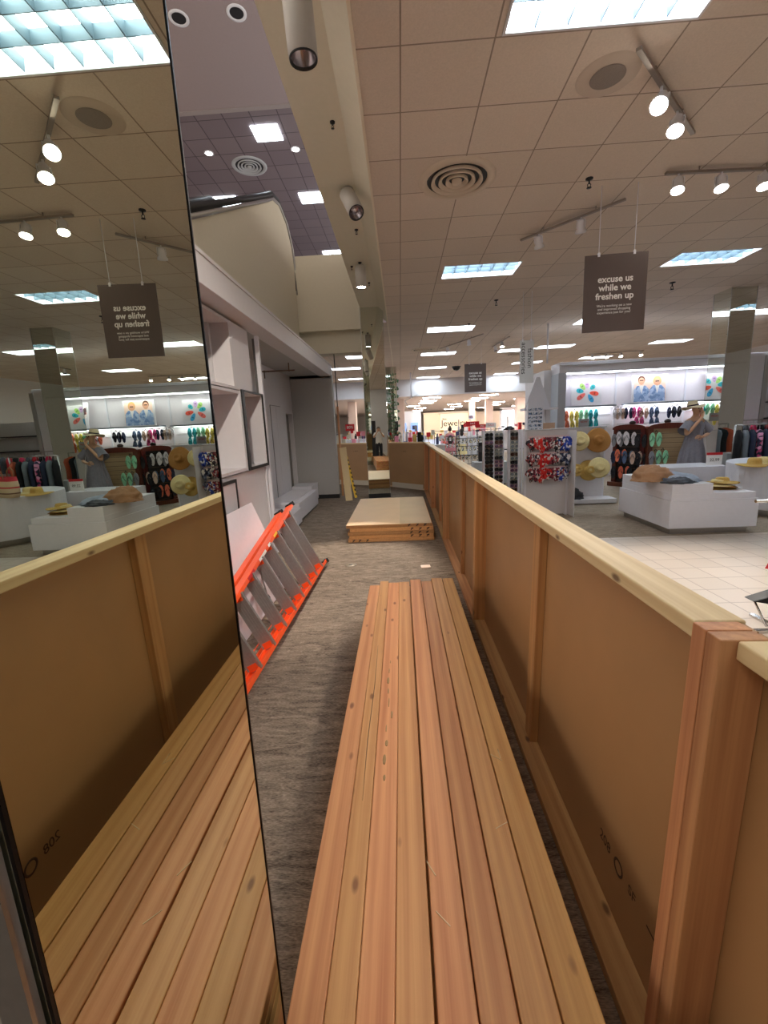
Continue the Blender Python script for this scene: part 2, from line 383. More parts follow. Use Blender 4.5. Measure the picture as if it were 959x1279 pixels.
tl = ['large recessed troffer light with egg crate louver, nearest overhead','troffer light with louver left of the near hanging sign','troffer light third away above the wooden barrier','troffer light just past the ceiling track lights beyond the barrier','slim looking far troffer above the left of the bulkhead','farthest troffer just in front of the pale bulkhead',
 'troffer light out over the tile aisle near the right edge','bright troffer light right of the near hanging sign','small troffer half hidden behind the near hanging sign','troffer light right of the translucent department banner','troffer light beside the foot of the department banner, far row','troffer light directly left of the translucent department banner',
 'troffer over the right side aisle out of frame','troffer reflected beside the mirrored column at right','troffer light beyond the mirrored column at right','troffer light above the shoe wall centre','troffer light above the shoe wall behind small spotlights',
 'troffer light seen left of the far mirrored column, nearest','middle troffer light seen left of the far mirrored column','lowest troffer light seen left of the far mirrored column','troffer behind the camera over the aisle','troffer behind the camera over the tile floor','troffer behind the camera at the far right','troffer light closest to the bulkhead in the middle row']
for (x, y), lb in zip(lights, tl):
    troffer(x, y, 3 if y < 9 else 0, 6, lb, group='recessed troffer lights in the sales floor ceiling')
# bulkhead and lower far ceiling with strip lights
struct(G().box(-9,14,23.98,24.1,3.18,4.06).build('trim_1', white2))
struct(G().box(-12,26,24,60,3.2,3.3).build('ceiling', mat('far_ceiling', (196,182,172), .9)))
gi = 0
for yy in (26,29,32,36,41,47):
    for xx in (-2.6,.6,3.9,7.4,11.0):
        o = G().box(xx+(yy%3)*.4,xx+(yy%3)*.4+1.0,yy,yy+.35,3.17,3.2).build('far_ceiling_light', glow_f)
        tag(o, 'slim ceiling light of the low far hall beyond the bulkhead', 'ceiling light', 'ceiling lights of the low far hall')
# side and back walls of the big room
struct(G().box(-2.4,14,-9.1,-9,0,4.3).build('wall_back', white2))
struct(G().box(14,14.1,-9,24,0,4.06).build('wall_right', white2))
struct(G().box(-12,26,60,60.1,0,3.3).build('wall_far', mat('far_wall', (206,196,186), .8)))
struct(G().box(-12.1,-12,24,60,0,3.3).build('wall_left', white2)); struct(G().box(26,26.1,24,60,0,3.3).build('wall_right', white2))
struct(G().box(-9.1,-9,10.5,24,0,9).build('wall_left', white2))
# ================================================================== beam soffit and atrium
g = G(); g.quad((-.79,-9,4.2),(-.79,10.9,4.2),(-.392,10.9,4.2),(-.392,-9,4.2)); g.quad((-.392,-9,4.2),(-.392,10.9,4.2),(-.216,10.9,4.05),(-.216,-9,4.05))
g.quad((-.79,-9,4.2),(-.79,-9,5.35),(-.79,10.9,5.35),(-.79,10.9,4.2)); g.quad((-.216,-9,4.05),(-.216,10.9,4.05),(-.216,10.9,5.35),(-.216,-9,5.35))
struct(g.build('trim_2', cream))
struct(G().box(-.222,-.20,-9,24,4.035,4.062).build('trim_3', mat('pale_edge_trim', (232,218,196), .6)))
struct(G().box(-9,-.79,10.3,10.5,3.82,5.38).box(-9,-.62,10.5,10.9,3.36,5.38).build('wall_far', cream))
struct(G().quad((-9,10.9,3.36),(-.62,10.9,3.36),(-.62,10.95,4.05),(-9,10.95,4.05)).build('trim_4', cream))
uc = brick('upper_ceiling_tile', (128,112,112), (120,104,106), (84,72,74), .61, .61, .012, 0, 0, .9, .05)
struct(G().box(-14,8,10.3,26,8.5,8.6).build('ceiling', uc))
struct(G().box(-14,8,3,10.2,8.2,8.3).build('ceiling', mauve))
struct(G().box(-14,8,10.2,10.32,8.19,8.62).build('trim_5', mat('soffit_lip', (150,136,132), .8)))
struct(G().box(-14,8,26,26.1,5.3,8.6).build('wall_far', mauve))
struct(G().box(-14,-.79,10.5,26,5.3,5.35).build('floor', mauve))
ug = 'ceiling lights of the upper floor'
for x, y, W, H, lb in ((-3.17,11.25,.62,.55,'bright square ceiling light of the upper floor, nearest'),(-5.7,14.1,1.1,.6,'upper floor ceiling light just above the escalator handrail'),(-2.75,14.2,.9,.6,'upper floor ceiling light against the beam edge'),(-2.8,18.5,.9,.6,'upper floor ceiling light lowest, near the cream end wall')):
    t = troffer(x, y, 0, 0, lb, 8.5, W, H, glow, ug, d=-.03)
def downlight(x, y, z, label, lit, r=.1, group=None):
    t = thing('recessed_downlight', label, 'downlight', (x, y, z), 0, group)
    G().lathe([(r*1.3,0),(r*1.3,-.012),(r*.95,-.014),(r*.9,-.004)], 24).build('trim_ring', white2, t)
    G().lathe([(0,-.006),(r*.92,-.006)], 24).build('lens', glow_l if lit else black, t)
    return t
downlight(-3.3,8.2,8.2,'unlit dark round downlight in the smooth soffit, left of the pair',0,.12,'unlit soffit downlights'); downlight(-2.36,8.2,8.2,'unlit dark round downlight in the smooth soffit, right of the pair',0,.12,'unlit soffit downlights')
downlight(-4.5,12.1,8.5,'small lit round downlight left of the upper square light',1,.09,'lit upper floor downlights'); downlight(-2.35,12.2,8.5,'small lit round downlight right of the upper square light',1,.09,'lit upper floor downlights')
def diffuser(x, y, z, label, s=1., dark=False):
    t = thing('air_diffuser', label, 'air diffuser', (x, y, z)); m = greyp if dark else creamd
    r = .235*s
    G().lathe([(r*1.28,0),(r*1.25,-.012),(r*1.02,-.02),(r,0)], 40).build('rim', m, t)
    G().lathe([(0,-.002),(r,-.002)], 40).build('throat', black, t)
    for k, q in enumerate((.86,.62,.38)):
        G().lathe([(r*(q-.02),.0),(r*(q+.0),-.03),(r*(q-.03),-.034),(r*(q-.12),-.012),(r*(q-.13),-.004)], 40).build('cone', m, t)
    G().lathe([(0,-.045),(r*.16,-.04),(r*.17,-.01)], 30).build('hub', m, t)
    return t
diffuser(.66,4.96,4.05,'large round cream air diffuser in the near ceiling',1.28); diffuser(.82,14.9,4.05,'round air diffuser in the far ceiling beyond the spotlights',1.3)
diffuser(-3.7,12.75,8.5,'round grey air diffuser of the upper floor ceiling',1.5,True)
diffuser(4.4,16.9,4.05,'flat round air diffuser right of the near sign, far away',1.5)
t = thing('ceiling_speaker', 'round perforated grey speaker grille in the near ceiling', 'speaker', (1.59,3.74,4.05))
G().lathe([(.215,0),(.2,-.008),(.12,-.008)], 40).build('rim', mat('tan_rim', (196,178,162), .8), t); G().lathe([(.12,-.01),(.11,-.014),(0,-.015)], 40).build('grille', mat('speaker_grille', (138,126,118), .8, var=.15, vscale=300), t)
def sprinkler(x, y, z, label, s=1.):
    t = thing('fire_sprinkler', label, 'fire sprinkler', (x, y, z), 0, 'fire sprinklers')
    G().lathe([(.045*s,0),(.042*s,-.012),(.012*s,-.02)], 16).build('escutcheon', blackm, t)
    g = G().tube((0,0,-.01),(0,0,-.06*s),.01*s,n=8).path([(0,0,-.05*s),(.02*s,0,-.065*s),(.016*s,0,-.09*s),(0,0,-.1*s)],.005*s,6).path([(0,0,-.05*s),(-.02*s,0,-.065*s),(-.016*s,0,-.09*s),(0,0,-.1*s)],.005*s,6)
    g.lathe([(0,-.1*s),(.028*s,-.1*s),(.028*s,-.106*s),(0,-.107*s)], 12); g.build('head', blackm, t)
for a in ((2.04,5.12,4.05,'fire sprinkler above the near hanging sign',.85),(1.79,11.5,4.05,'fire sprinkler near the far hanging sign',.9),(2.03,9.5,4.05,'fire sprinkler between the second and third troffer',1.),
          (-.483,4.24,4.2,'dark sprinkler plate on the cream beam, nearest',.5),(-.485,6.3,4.2,'dark sprinkler plate on the cream beam, second',.55),(-.69,7.6,4.2,'dark sprinkler plate beside the lit can light',.5),(-.47,8.45,4.2,'dark sprinkler plate farthest on the cream beam',.5),
          (5.2,9.0,4.05,'fire sprinkler near the bright troffer right of the sign',1.2)): sprinkler(*a)
t = thing('dome_camera', 'black half dome security camera on the far ceiling', 'security camera', (2.5,19.6,4.05))
G().lathe([(.2,0),(.19,-.03),(.17,-.04)], 24).build('base_ring', black, t); G().ball((0,0,-.04),(.165,.165,.14),20,10).build('dome', mat('smoked_dome', (14,14,16), .08), t)
# can lights hanging from the beam
def can(x, y, z, ln, tilt, label, lit):
    t = thing('can_light', label, 'can light', (x, y, z), 0, 'cylinder can lights on the cream beam')
    G().lathe([(0,0),(.03,0),(.03,-.01),(.008,-.014),(.008,-.05)], 14).build('mount', blackm, t)
    M = Euler(tilt).to_matrix(); r = .085
    b = G().lathe([(0,-.045),(r*.8,-.05),(r,-.075),(r,-ln),(r*.96,-ln)], 28, M=M).build('housing', mat('can_grey', (184,178,170), .5), t)
    G().lathe([(r*.96,-ln),(r*.95,-ln-.012),(r*.86,-ln+.004)], 28, M=M).build('rim', black, t)
    G().lathe([(r*.9,-ln+.004),(r*.55,-ln+.06),(.0,-ln+.07)], 28, M=M).build('lamp', glow_l if lit else mat('lamp_reflector', (170,160,165), .25, .8), t)
    return t
can(-.50,2.92,4.2,.46,(.05,-.04,0),'large unlit grey can light on the beam, nearest the camera',0)
can(-.5,.95,4.2,.40,(-.45,-.35,0),'added lit can light above the camera, unseen fill for the left wall',1)  # added can, never in view, to brighten the left wall
can(-.511,5.33,4.2,.40,(-.55,-.38,0),'grey can light on the beam tilted away',0)
can(-.545,7.46,4.2,.36,(0,.0,0),'lit grey can light on the beam, farthest',1)
def spot(loc, tgt, power, ang=.9, blend=.6, col=(1,.9,.78), r=.04):
    ld = bpy.data.lights.new('spot_lamp', 'SPOT'); ld.energy = power; ld.spot_size = ang; ld.spot_blend = blend; ld.color = col; ld.shadow_soft_size = r
    o = bpy.data.objects.new('spot_lamp', ld); C.objects.link(o); o.location = loc
    o.rotation_euler = (Vector(tgt)-Vector(loc)).to_track_quat('-Z', 'Y').to_euler(); return o
# track lights
def track(p0, p1, heads, label, drop=.05):
    p0 = Vector((*p0, 4.05-drop)); p1 = Vector((*p1, 4.05-drop)); mid = (p0+p1)/2
    t = thing('track_light', label, 'track light', (mid.x, mid.y, 4.05))
    g = G().bar(p0-t.location, p1-t.location, .034, .022); 
    for q in (.25,.75): c = p0.lerp(p1, q)-t.location; g.tube((c.x,c.y,c.z),(c.x,c.y,0),.006,n=6)
    g.build('track', mat('track_metal', (150,138,128), .45, .5), t)
    for q, aim, lit in heads:
        c = p0.lerp(p1, q)-t.location; d = Vector(aim).normalized()
        M = d.to_track_quat('-Z', 'Y').to_matrix(); pv = c+Vector((0,0,-.10))
        h = G().lathe([(0,.07),(.035,.065),(.042,.04),(.045,-.03),(.062,-.05),(.064,-.075),(.058,-.075)], 22, pv, M=M).build('lamp_head', white, t)
        G().tube(c, pv+Vector((0,0,.02)), .01, n=8).bar(pv+M@Vector((.05,0,.05)), pv+M@Vector((.05,0,-.02)), .006, .02).bar(pv+M@Vector((-.05,0,.05)), pv+M@Vector((-.05,0,-.02)), .006, .02).bar(pv+M@Vector((-.05,0,.06)), pv+M@Vector((.05,0,.06)), .02, .006).build('yoke', white, h)
        G().lathe([(.044,-.031),(.0455,-.048)], 22, pv, M=M).build('heat_sink', black, h)
        G().lathe([(0,-.066),(.056,-.07)], 22, pv, M=M).build('lens', glow_l if lit else mat('lamp_reflector', (170,160,165), .25, .8), h)
        if lit: spot(tuple(t.location+pv+d*.09), tuple(t.location+pv+d*5), lit, 1.0)
    return t
track((1.66,3.45),(2.62,4.40),[(.36,(-.55,-.65,-1),60),(.66,(-.35,-.4,-1),60)],'diagonal ceiling track with two white spotlights, nearest')
track((1.70,6.45),(2.60,5.50),[(.20,(.3,.5,-1),0),(.62,(.2,.5,-1),0)],'diagonal track with two dark spotlights left of the near sign wires')
track((2.75,5.02),(4.1,5.08),[(.1,(-.2,-.3,-1),70),(.42,(-.1,-.3,-1),70),(.74,(-.1,-.3,-1),70)],'straight track with three bright spotlights at the right edge')
track((1.35,14.6),(2.35,12.6),[(.2,(.1,.3,-1),40),(.7,(.1,.3,-1),0)],'far track with two spotlights left of the far hanging sign')
track((3.05,14.8),(3.2,13.2),[(.2,(.1,-.3,-1),0),(.6,(-.1,-.3,-1),40)],'short far track with two spotlights right of the far hanging sign')
track((7.2,17.6),(9.2,17.4),[(.1,(-.1,-.5,-1),40),(.35,(-.1,-.5,-1),40),(.6,(-.1,-.5,-1),40),(.95,(-.1,-.5,-1),40)],'far track of four small spotlights above the shoe wall')
# ================================================================== left header, alcove and walls
struct(G().box(-1.80,-1.555,-9,10.3,2.83,3.085).box(-1.56,-1.545,-9,10.31,3.06,3.095).build('trim_6', white2, bevel=.004))
struct(G().box(-2.6,-1.80,-9,10.3,2.86,2.95).build('ceiling', greyp))
struct(G().box(-9,-1.80,-9,10.3,2.96,3.06).build('floor', greyp))
struct(G().box(-2.62,-2.5,5.65,9.62,0,2.86).box(-2.62,-2.5,9.62,10.3,2.02,2.86).box(-2.62,-2.5,10.22,10.3,0,2.02).build('wall_left', white2))
struct(G().box(-2.62,-1.53,10.25,10.42,.10,2.86).box(-2.62,-1.53,10.27,10.42,0,.1,m=1).build('wall_end', [greyp, black]))
struct(G().box(-2.62,-1.545,10.25,10.42,2.8,3.08).build('trim_7', white2))
# slat opening in the alcove wall
t = thing('slat_rack', 'narrow recess with grey upright slats in the alcove wall', 'panel', (-2.6,9.9,0))
g = G().box(-.1,-.06,-.28,.32,0,2.02); g.build('back_panel', mat('recess_grey', (120,118,116), .7), t)
for k in range(3): G().box(-.05,.06,-.26+.14*k,-.2+.14*k,0,2.0).build('slat', mat('slat_grey', (150,146,142), .4, .4), t)
o = thing('wall_access_panel', 'flush white access door panel with thin black outline in the alcove wall', 'panel', (-2.5,8.85,0))
G().box(0,.012,-.36,0-.005,.02,2.14).build('panel_leaf', white2, o); G().box(0,.012,.005,.36,.02,2.14).build('panel_leaf', white2, o); G().box(0,.004,-.37,.37,.01,2.15).build('outline_gap', black, o)
o = G().box(-.006,.006,-.9,.75,-.028,.0).build('gap_shadow_strip', black, loc=(-1.80,4.3,2.83)); tag(o, 'black strip standing in for the shadow gap under the white header above the niche', 'strip')  # solid black strip in place of the shade in this gap
# pipes under header
t = thing('wall_bracket', 'thin rusty bracket rods under the white header', 'bracket', (-2.45,8.0,2.7)); G().tube((0,0,0),(.6,0,0),.012).tube((.05,0,-.12),(.05,0,.02),.01).tube((.5,0,-.02),(.5,0,.13),.01).build('rod', mat('rusty_metal', (110,84,66), .7), t)
# ------------------------------------------------------------------ shelf units on the left
def frame_unit(name, label, y0, y1, z0, z1, x=-1.75, dep=.42, th=.03, back=white2, body=white2, rim=None, cat='shelf unit'):
    t = thing(name, label, cat, (x, (y0+y1)/2, z0)); a = y0-(y0+y1)/2; b = -a; h = z1-z0
    G().box(-dep,0,a,a+th,0,h).build('side_panel', body, t, bevel=.002); G().box(-dep,0,b-th,b,0,h).build('side_panel', body, t, bevel=.002)
    G().box(-dep,0,a+th,b-th,h-th,h).build('top_panel', body, t, bevel=.002); G().box(-dep,0,a+th,b-th,0,th).build('bottom_panel', body, t, bevel=.002)
    G().box(-dep,-dep+.015,a+th,b-th,th,h-th).build('back_panel', back, t)
    if rim:
        e = .035; G().box(0,.018,a,a+e*1.9,0,h).box(0,.018,b-.012,b,0,h).box(0,.018,a+e,b-.012,0,e).box(0,.018,a+e,b-.012,h-.02,h).build('front_frame', rim, t)
    return t
u = frame_unit('wall_niche', 'upper white wall niche under the header, with inner white panels', 3.3,5.3,2.1,2.80)
G().box(-.40,-.06,-.15,-.09,.03,.67).build('divider_strip', red_wood, u); G().box(-.38,.0,.42,.97,.03,.67).box(-.38,-.2,.38,.42,.03,.67).build('inner_panel', white2, u)
u = frame_unit('wall_cubby', 'tall white cubby below the niche, open front', 3.45,4.86,1.22,2.09)
u = frame_unit('framed_cubby', 'white cubby box with a black front frame', 4.88,5.62,1.21,2.11, rim=black)
o = thing('white_wall_panel', 'plain white lower wall panel beneath the cubbies', 'panel', (-1.77,4.5,0)); G().box(-.04,0,-1.2,1.03,0,1.2).build('board', white2, o); G().box(-.04,.02,1.03,1.06,0,1.2).build('edge_strip', white, o)
o = thing('black_edged_panel', 'narrow white panel with a thin black edge against the lower wall', 'panel', (-1.74,3.95,0)); G().box(0,.02,-.5,.42,.0,1.17).build('board', white2, o); G().box(0,.026,.42,.45,0,1.17).box(0,.026,-.1,.42,1.14,1.17).build('edge_strip', black, o)
o = thing('leaning_white_board', 'white painted board leaning on the wall behind the orange ladder', 'board', (-1.30,4.0,0), rot=(0,R(-20.5),0))
G().box(-.01,.01,-1.1,.52,0,.96).build('board', mat('white_board', (232,228,232), .5), o, bevel=.003)
for k in range(3): pass
def post(x, y, z0, z1, label, m=white2, w=.04): 
    t = G().box(-w/2,w/2,-w/2,w/2,0,z1-z0).build('upright_post', m, loc=(x, y, z0), bevel=.003); tag(t, label, 'post'); return t
post(-1.77,5.70,0,2.82,'thin white upright post right of the framed cubby',white,.05); post(-1.85,5.83,0,2.82,'grey metal upright behind the white post',mat('dark_steel',(110,106,104),.4,.7),.035)
post(-2.0,3.2,0,2.80,'white upright hidden beside the niche',white,.05)
# white plinths on the alcove floor
def plinth(x0, x1, y0, y1, h, label, step=0):
    t = thing('white_plinth', label, 'plinth', ((x0+x1)/2,(y0+y1)/2,0)); a, b = (x1-x0)/2, (y1-y0)/2
    G().box(-a,a,-b,b,.05,h).build('body', white, t, bevel=.004); G().box(-a+.03,a-.03,-b+.03,b-.03,0,.05).build('kick_base', black, t)
    if step: G().box(-a+.03,a-.12,-b+.05,b-.1,h,h+.02).build('raised_top', white, t, bevel=.003)
    return t
plinth(-2.45,-1.86,7.55,9.3,.36,'long low white plinth by the alcove end wall',1); plinth(-2.4,-1.80,6.6,7.45,.30,'small white plinth just behind the ladder foot'); plinth(-2.45,-2.0,9.4,10.1,.42,'white plinth farthest back in the alcove')
# ------------------------------------------------------------------ escalator
t = thing('escalator', 'cream sided escalator rising above the white header with black handrail', 'escalator', (-2.2,5,3.1))
def esc_side(x, th):
    prof = [(-9,-.05),(-9,-4.3+1.6),(-8.0,-4.0),(0,.55)]
    pr_ = [(-3.2,0.0),(-3.2,-.72+0),( .0,.80)]
    top = [(-1.2,.17),(3.45,2.52),(3.85,2.74),(4.3,2.84),(4.8,2.72),(5.15,2.40),(5.28,2.0),(5.28,0.0),(-1.2,0.0)]
    G().prism([(a, b) for a, b in top], x-th, x, 'X').build('side_panel', cream, t)
    rail = [(-1.2,.17+.06),(3.4,2.56),(3.85,2.80),(4.3,2.90),(4.85,2.78),(5.21,2.44),(5.34,2.0),(5.3,1.55)]
    G().path([(x-th/2, a, b+.03) for a, b in rail], .045, 8).build('handrail', black, t)
    G().path([(x+.004, a, b-.05) for a, b in rail], .03, 6).build('chrome_strip', steel, t)
esc_side(0, .05); esc_side(-1.15, .05)
g = G()
for k in range(16): yy = -1.2+.3*k; zz = -.3+.152*k; g.box(-1.08,-.06,yy,yy+.34,zz-.25,zz+.1)
g.build('steps', steel, t)
# ================================================================== mirrored columns
def mcolumn(label, loc, rz, w_, d_, h_, m, seams=(), base=.0, near=False):
    t = thing('mirrored_column', label, 'column', loc, rz); a, b = w_/2, d_/2
    G().box(-a+.012,a-.012,-b+.012,b-.012,0,h_).build('core', greyp, t)
    e = .004
    zs = [base]+list(seams)+[h_]
    for i in range(len(zs)-1):
        z0, z1 = zs[i], zs[i+1]-(.003 if i < len(zs)-2 else 0)
        for q in ((-a+e,a-e,-b,-b+.008),(-a+e,a-e,b-.008,b),(-a,-a+.008,-b+e,b-e),(a-.008,a,-b+e,b-e)):
            G().box(*q,z0,z1).build('mirror_panel', m, t)
    if base: G().box(-a-.006,a+.006,-b-.006,b+.006,0,base).build('kick_base', black, t)
    g = G(); tw = .0018 if near else .0035
    for sx in (-1,1):
        for sy in (-1,1): g.box(sx*a-tw,sx*a+tw,sy*b-tw,sy*b+tw,base,h_)
    g.build('corner_trim', blackm if near else steel, t)
    return t
c1 = mcolumn('tall mirrored column at the left edge beside the lumber', (-.575,.527,0), 0, .49,.49,4.2, mir, near=True)
c2 = mcolumn('slim mirrored column at the far end between the barriers', (-.555,10.31,0), R(2.9), .50,.50,4.2, mir2, (3.0,), .10)
c3 = mcolumn('mirrored column on the right beside the mannequin', (6.95,9.82,0), 0, .5,.5,4.05, mir2, (2.6,), .1)
# trim plate on the near column's front face
G().box(-.235,.238,-.262,-.247,0,4.2).build('front_cladding', mat('grey_cladding', (178,168,158), .4), c1)
G().box(.222,.249,-.266,-.262,0,4.2).build('edge_trim', steel, c1)
# ================================================================== lumber stack
BW = .0868; BL = 3.06; bx = [-.3015,-.2185,-.147,-.0595,.034,.127,.2155,.307]; be = [3.40,3.49,3.45,3.46,3.51,3.46,3.53,3.52]
bw = [.082,.070,.0865,.0865,.089,.0845,.0875,.089]
def board_mesh(wd, ln):
    g = G(); g.box(0,wd,-ln,0,0,.038); return g
names = ['leftmost beside the carpet','second from left, cracked','third from left, mould streaked','fourth from left, left of the gap','fifth from left, right of the gap','sixth from left, yellowish','seventh from the left','rightmost, beside the barrier']
for layer in range(8):
    for i in range(8):
        o = board_mesh(.0862, BL).build('lumber_board', lumber, loc=(-.302+.0872*i+random.uniform(-.0004,.0004), 3.44+random.uniform(-.03,.03), .0385*layer+.0002), bevel=.003)
        tag(o, 'pale fir board buried in the lower layers of the lumber stack', 'board', 'lumber boards under the top layer')
for i in range(8):
    o = board_mesh(bw[i], BL).build('lumber_board', lumber, loc=(bx[i], be[i], .0385*8+.0002), rot=(0,0,R([0,.12,0,0,0,.05,0,-.05][i])*0), bevel=.004, seg=3)
    tag(o, 'top board of the lumber stack, '+names[i], 'board', 'top layer of the lumber stack')
    if i == 1: G().path([(.036,-1.1,.0384),(.040,-1.5,.0384),(.033,-1.9,.0384),(.037,-2.2,.0384)],[.0006,.0014,.0014,.0004],5).build('crack', ink, o)
    if i == 2:
        g = G(); 
        for k in range(10): g.ball((random.uniform(.035,.06), -1.25-.09*k, .0381), (random.uniform(.002,.007), random.uniform(.015,.04), .0004), 8, 4)
        g.build('mould_stain', mat('mould_grey', (168,134,92), .9), o)
for k in range(5):
    a = random.uniform(0,3); x, y = random.uniform(-.05,.35), random.uniform(.7,1.6)
    o = G().bar((0,0,0),(.05*math.cos(a),.05*math.sin(a),0),.0025,.0012).build('wood_splinter', cap_w, loc=(x,y,.3476)); tag(o,'tiny pale wood splinter lying on the lumber boards','splinter','wood splinters on the lumber')
# ================================================================== barrier
HB = 1.22
def stamp(parent, loc, rot, kind=0):
    G().lathe([(.028,0),(.028,.0006),(.020,.0006),(.020,0)], 20, loc, M=Euler(rot).to_matrix()).build('ink_stamp', mdf_ink, parent)
    text('208', .05, 'stamp_print', mdf_ink, parent, Vector(loc)+Euler(rot).to_matrix()@Vector((-.09,0,0)), rot, .0004)
    text('SF', .045, 'stamp_print', mdf_ink, parent, Vector(loc)+Euler(rot).to_matrix()@Vector((.08,0,0)), rot, .0004)
    G().add([Euler(rot).to_matrix()@Vector(v)+Vector(loc) for v in ((.16,-.004,0.0003),(.75,-.004,.0003),(.75,.003,.0003),(.16,.003,.0003))], [(0,1,2,3)]).build('ink_line', mdf_ink, parent)
def section(y0, y1, studs, label, ends=(True,True), cap0=None, cap1=None, st=True):
    t = thing('barrier_section', label, 'barrier', (.543, y0, .002), 0, 'hardboard barrier sections', (0,R(1.2),0)); Ln = y1-y0
    G().box(.089,.101,0.002,Ln-.002,.004,HB-.006).build('hardboard_panel', mdf, t)
    G().box(-.0,.089,0,Ln,0,.038).build('bottom_plate', plate_y, t, bevel=.003)
    for s in studs:
        z1 = HB-.038; full = False
        if s < .001 and ends[0]: full = True
        if s > Ln-.045 and ends[1]: full = True
        flat = s > .1 and s < Ln-.1
        G().box(.0505 if flat else 0,.0885,s,s+(.089 if flat else .0375),.038,(HB if full else z1)-.0004).build('stud', stud_w, t, loc=(0,0,0), bevel=.0025)
    a = .038 if (ends[0]) else 0; b = Ln-(.038 if ends[1] else 0)
    c = G().box(.004 if y0 > 0 else .028,.107 if y0 > 0 else .122,a+.001,b-.001,HB-.038,HB).build('top_plate', cap_w, t, bevel=.005, seg=3)
    if st: stamp(t, (.0885,.36,.23), (R(90),0,R(-90)))
    return t
section(-2.4,.7875,[.0,.8,1.62,3.1875-.0378],'nearest barrier section at the bottom right corner, plates and studs',(False,True),st=False)
section(.79,3.385,[0,1.15,2.5575],'long barrier section beside the lumber stack',(True,False))
section(3.387,5.98,[0,1.09],'second barrier section past the lumber stack',(False,False),st=False)
section(5.982,8.33,[0,1.15],'third barrier section beside the fibreboard stack',(False,False),st=False)
section(8.332,10.80,[0,1.2,2.43],'fourth barrier section reaching the far corner',(False,False),st=False)
def far_section(p0, p1, label):
    p0 = Vector((*p0,0)); p1 = Vector((*p1,0)); d = p1-p0; Ln = d.length; a = math.atan2(d.y, d.x)
    t = thing('barrier_section', label, 'barrier', p0, a, 'hardboard barrier sections')
    G().box(0,Ln,0,.012,.04,HB-.038).build('hardboard_panel', mdf, t)
    G().box(0,Ln,-.0,.089,HB-.038,HB).build('top_plate', cap_x, t, bevel=.004); G().box(0,Ln,.0,.10,0,.04).build('bottom_plate', cap_x, t, bevel=.004)
    G().box(.2,Ln-.2,-.002,-.0005,.0,.14).build('foot_strip', mat('pale_strip', (206,196,180), .7), t)
    n = int(Ln/.6)
    for k in range(n+1): xx = min(Ln-.038, k*Ln/n); G().box(xx,xx+.038,.012,.088,.04,HB-.04).build('stud', stud_w, t)
    text('<- 208 SF', .045, 'stamp_print', mdf_ink, t, (Ln*.45,-.001,.98), (R(90),0,0), .0004)
    return t
far_section((-.42,12.02),(.66,10.85),'angled far barrier section right of the slim mirrored column'); far_section((-2.05,13.0),(-.44,12.06),'angled far barrier section left of the slim mirrored column')
# ================================================================== things on the corridor floor
for k in range(5):
    dx = [0,.02,.0,.03,0][k]; top = k == 4
    x0, x1 = (-.842,.395) if top else (-.82+dx, .43-dx*.3)
    y0, y1 = (6.10,8.47) if top else (6.07+.01*(k % 2), 8.45)
    t = thing('fibreboard_sheet', 'fibreboard sheet in the floor stack, '+['bottom sheet with printed edge','second from the bottom','middle sheet','second from the top','topmost with the bare peach face'][k], 'board', ((x0+x1)/2,(y0+y1)/2,k*.0505+.0002), 0, 'stack of fibreboard sheets')
    a, b = (x1-x0)/2, (y1-y0)/2
    G().box(-a,a,-b,b,0,.0502 if not top else .044).build('board', [sheet_e], t, bevel=.007)
    if top: G().box(-a,a,-b,b,.044,.0475).build('face_skin', [sheet_m], t); G().box(.16,a-.01,-b+.01,b-.01,.0475,.0478).build('greyish_film', mat('greyish_face', (214,184,140), .55, var=.04, vscale=3), t)  # thin layer a little darker and greyer over the right part of the top
    for xx in ([.30,.42,.53] if k > 0 else [-.54,-.45,-.34]):
        G().prism([(xx-.028,.006),(xx-.012,.006),(xx+.022,.04),(xx+.005,.042)], -b-.0012, -b+.002, 'Y').prism([(xx-.02,.03),(xx+.02,.03),(xx+.02,.038),(xx-.02,.038)], -b-.0012, -b+.002, 'Y').build('printed_mark', ink, t)
t = thing('floor_outlet', 'round metal floor outlet cover set in the grey carpet', 'floor outlet', (-.665,5.02,0))
G().lathe([(0,.006),(.07,.006),(.075,.001),(.075,0)], 28).build('cover', mat('outlet_tan', (130,118,104), .5, .3), t); G().lathe([(.052,.0065),(.05,.0075),(.046,.0065)], 28).build('ring', brass, t); G().box(-.02,.02,-.012,.012,.006,.0075).build('flap', blackm, t)
o = G().box(-.055,.055,-.05,.05,0,.012).build('wood_offcut', mat('pinkish_offcut', (236,208,188), .6), loc=(.235,4.86,.0003), rot=(0,0,R(4)), bevel=.002); tag(o, 'small pale pink offcut block lying on the carpet', 'offcut')
o = thing('leaning_strip', 'long tan fibreboard strip leaning on the alcove corner', 'board', (-1.24,9.8,.0), rot=(R(-24),R(-7),0)); G().box(-.08,.08,-.008,.008,0.0,1.32).build('strip', mat('tan_strip', (222,196,148), .6), o, bevel=.002)
o = thing('folding_rule', 'yellow and black marked level strip beside the leaning board', 'level', (-1.12,10.18,.005), rot=(R(-14),R(-12),0)); G().box(-.03,.03,-.01,.01,.0,1.02).build('body', yellow, o)
for k in range(9): G().box(.008,.031,-.012,-.009,.06+.105*k,.11+.105*k).build('black_mark', ink, o)
post(-1.49,10.62,0,2.16,'rough wood stud standing upright beyond the alcove corner',stud_w,.045); o = G().tube((0,0,0),(-.01,0,1.85),.012).build('black_rod', blackm, loc=(-1.49,10.62,2.16)); tag(o,'thin black rod rising above the wood stud to the ceiling','rod')
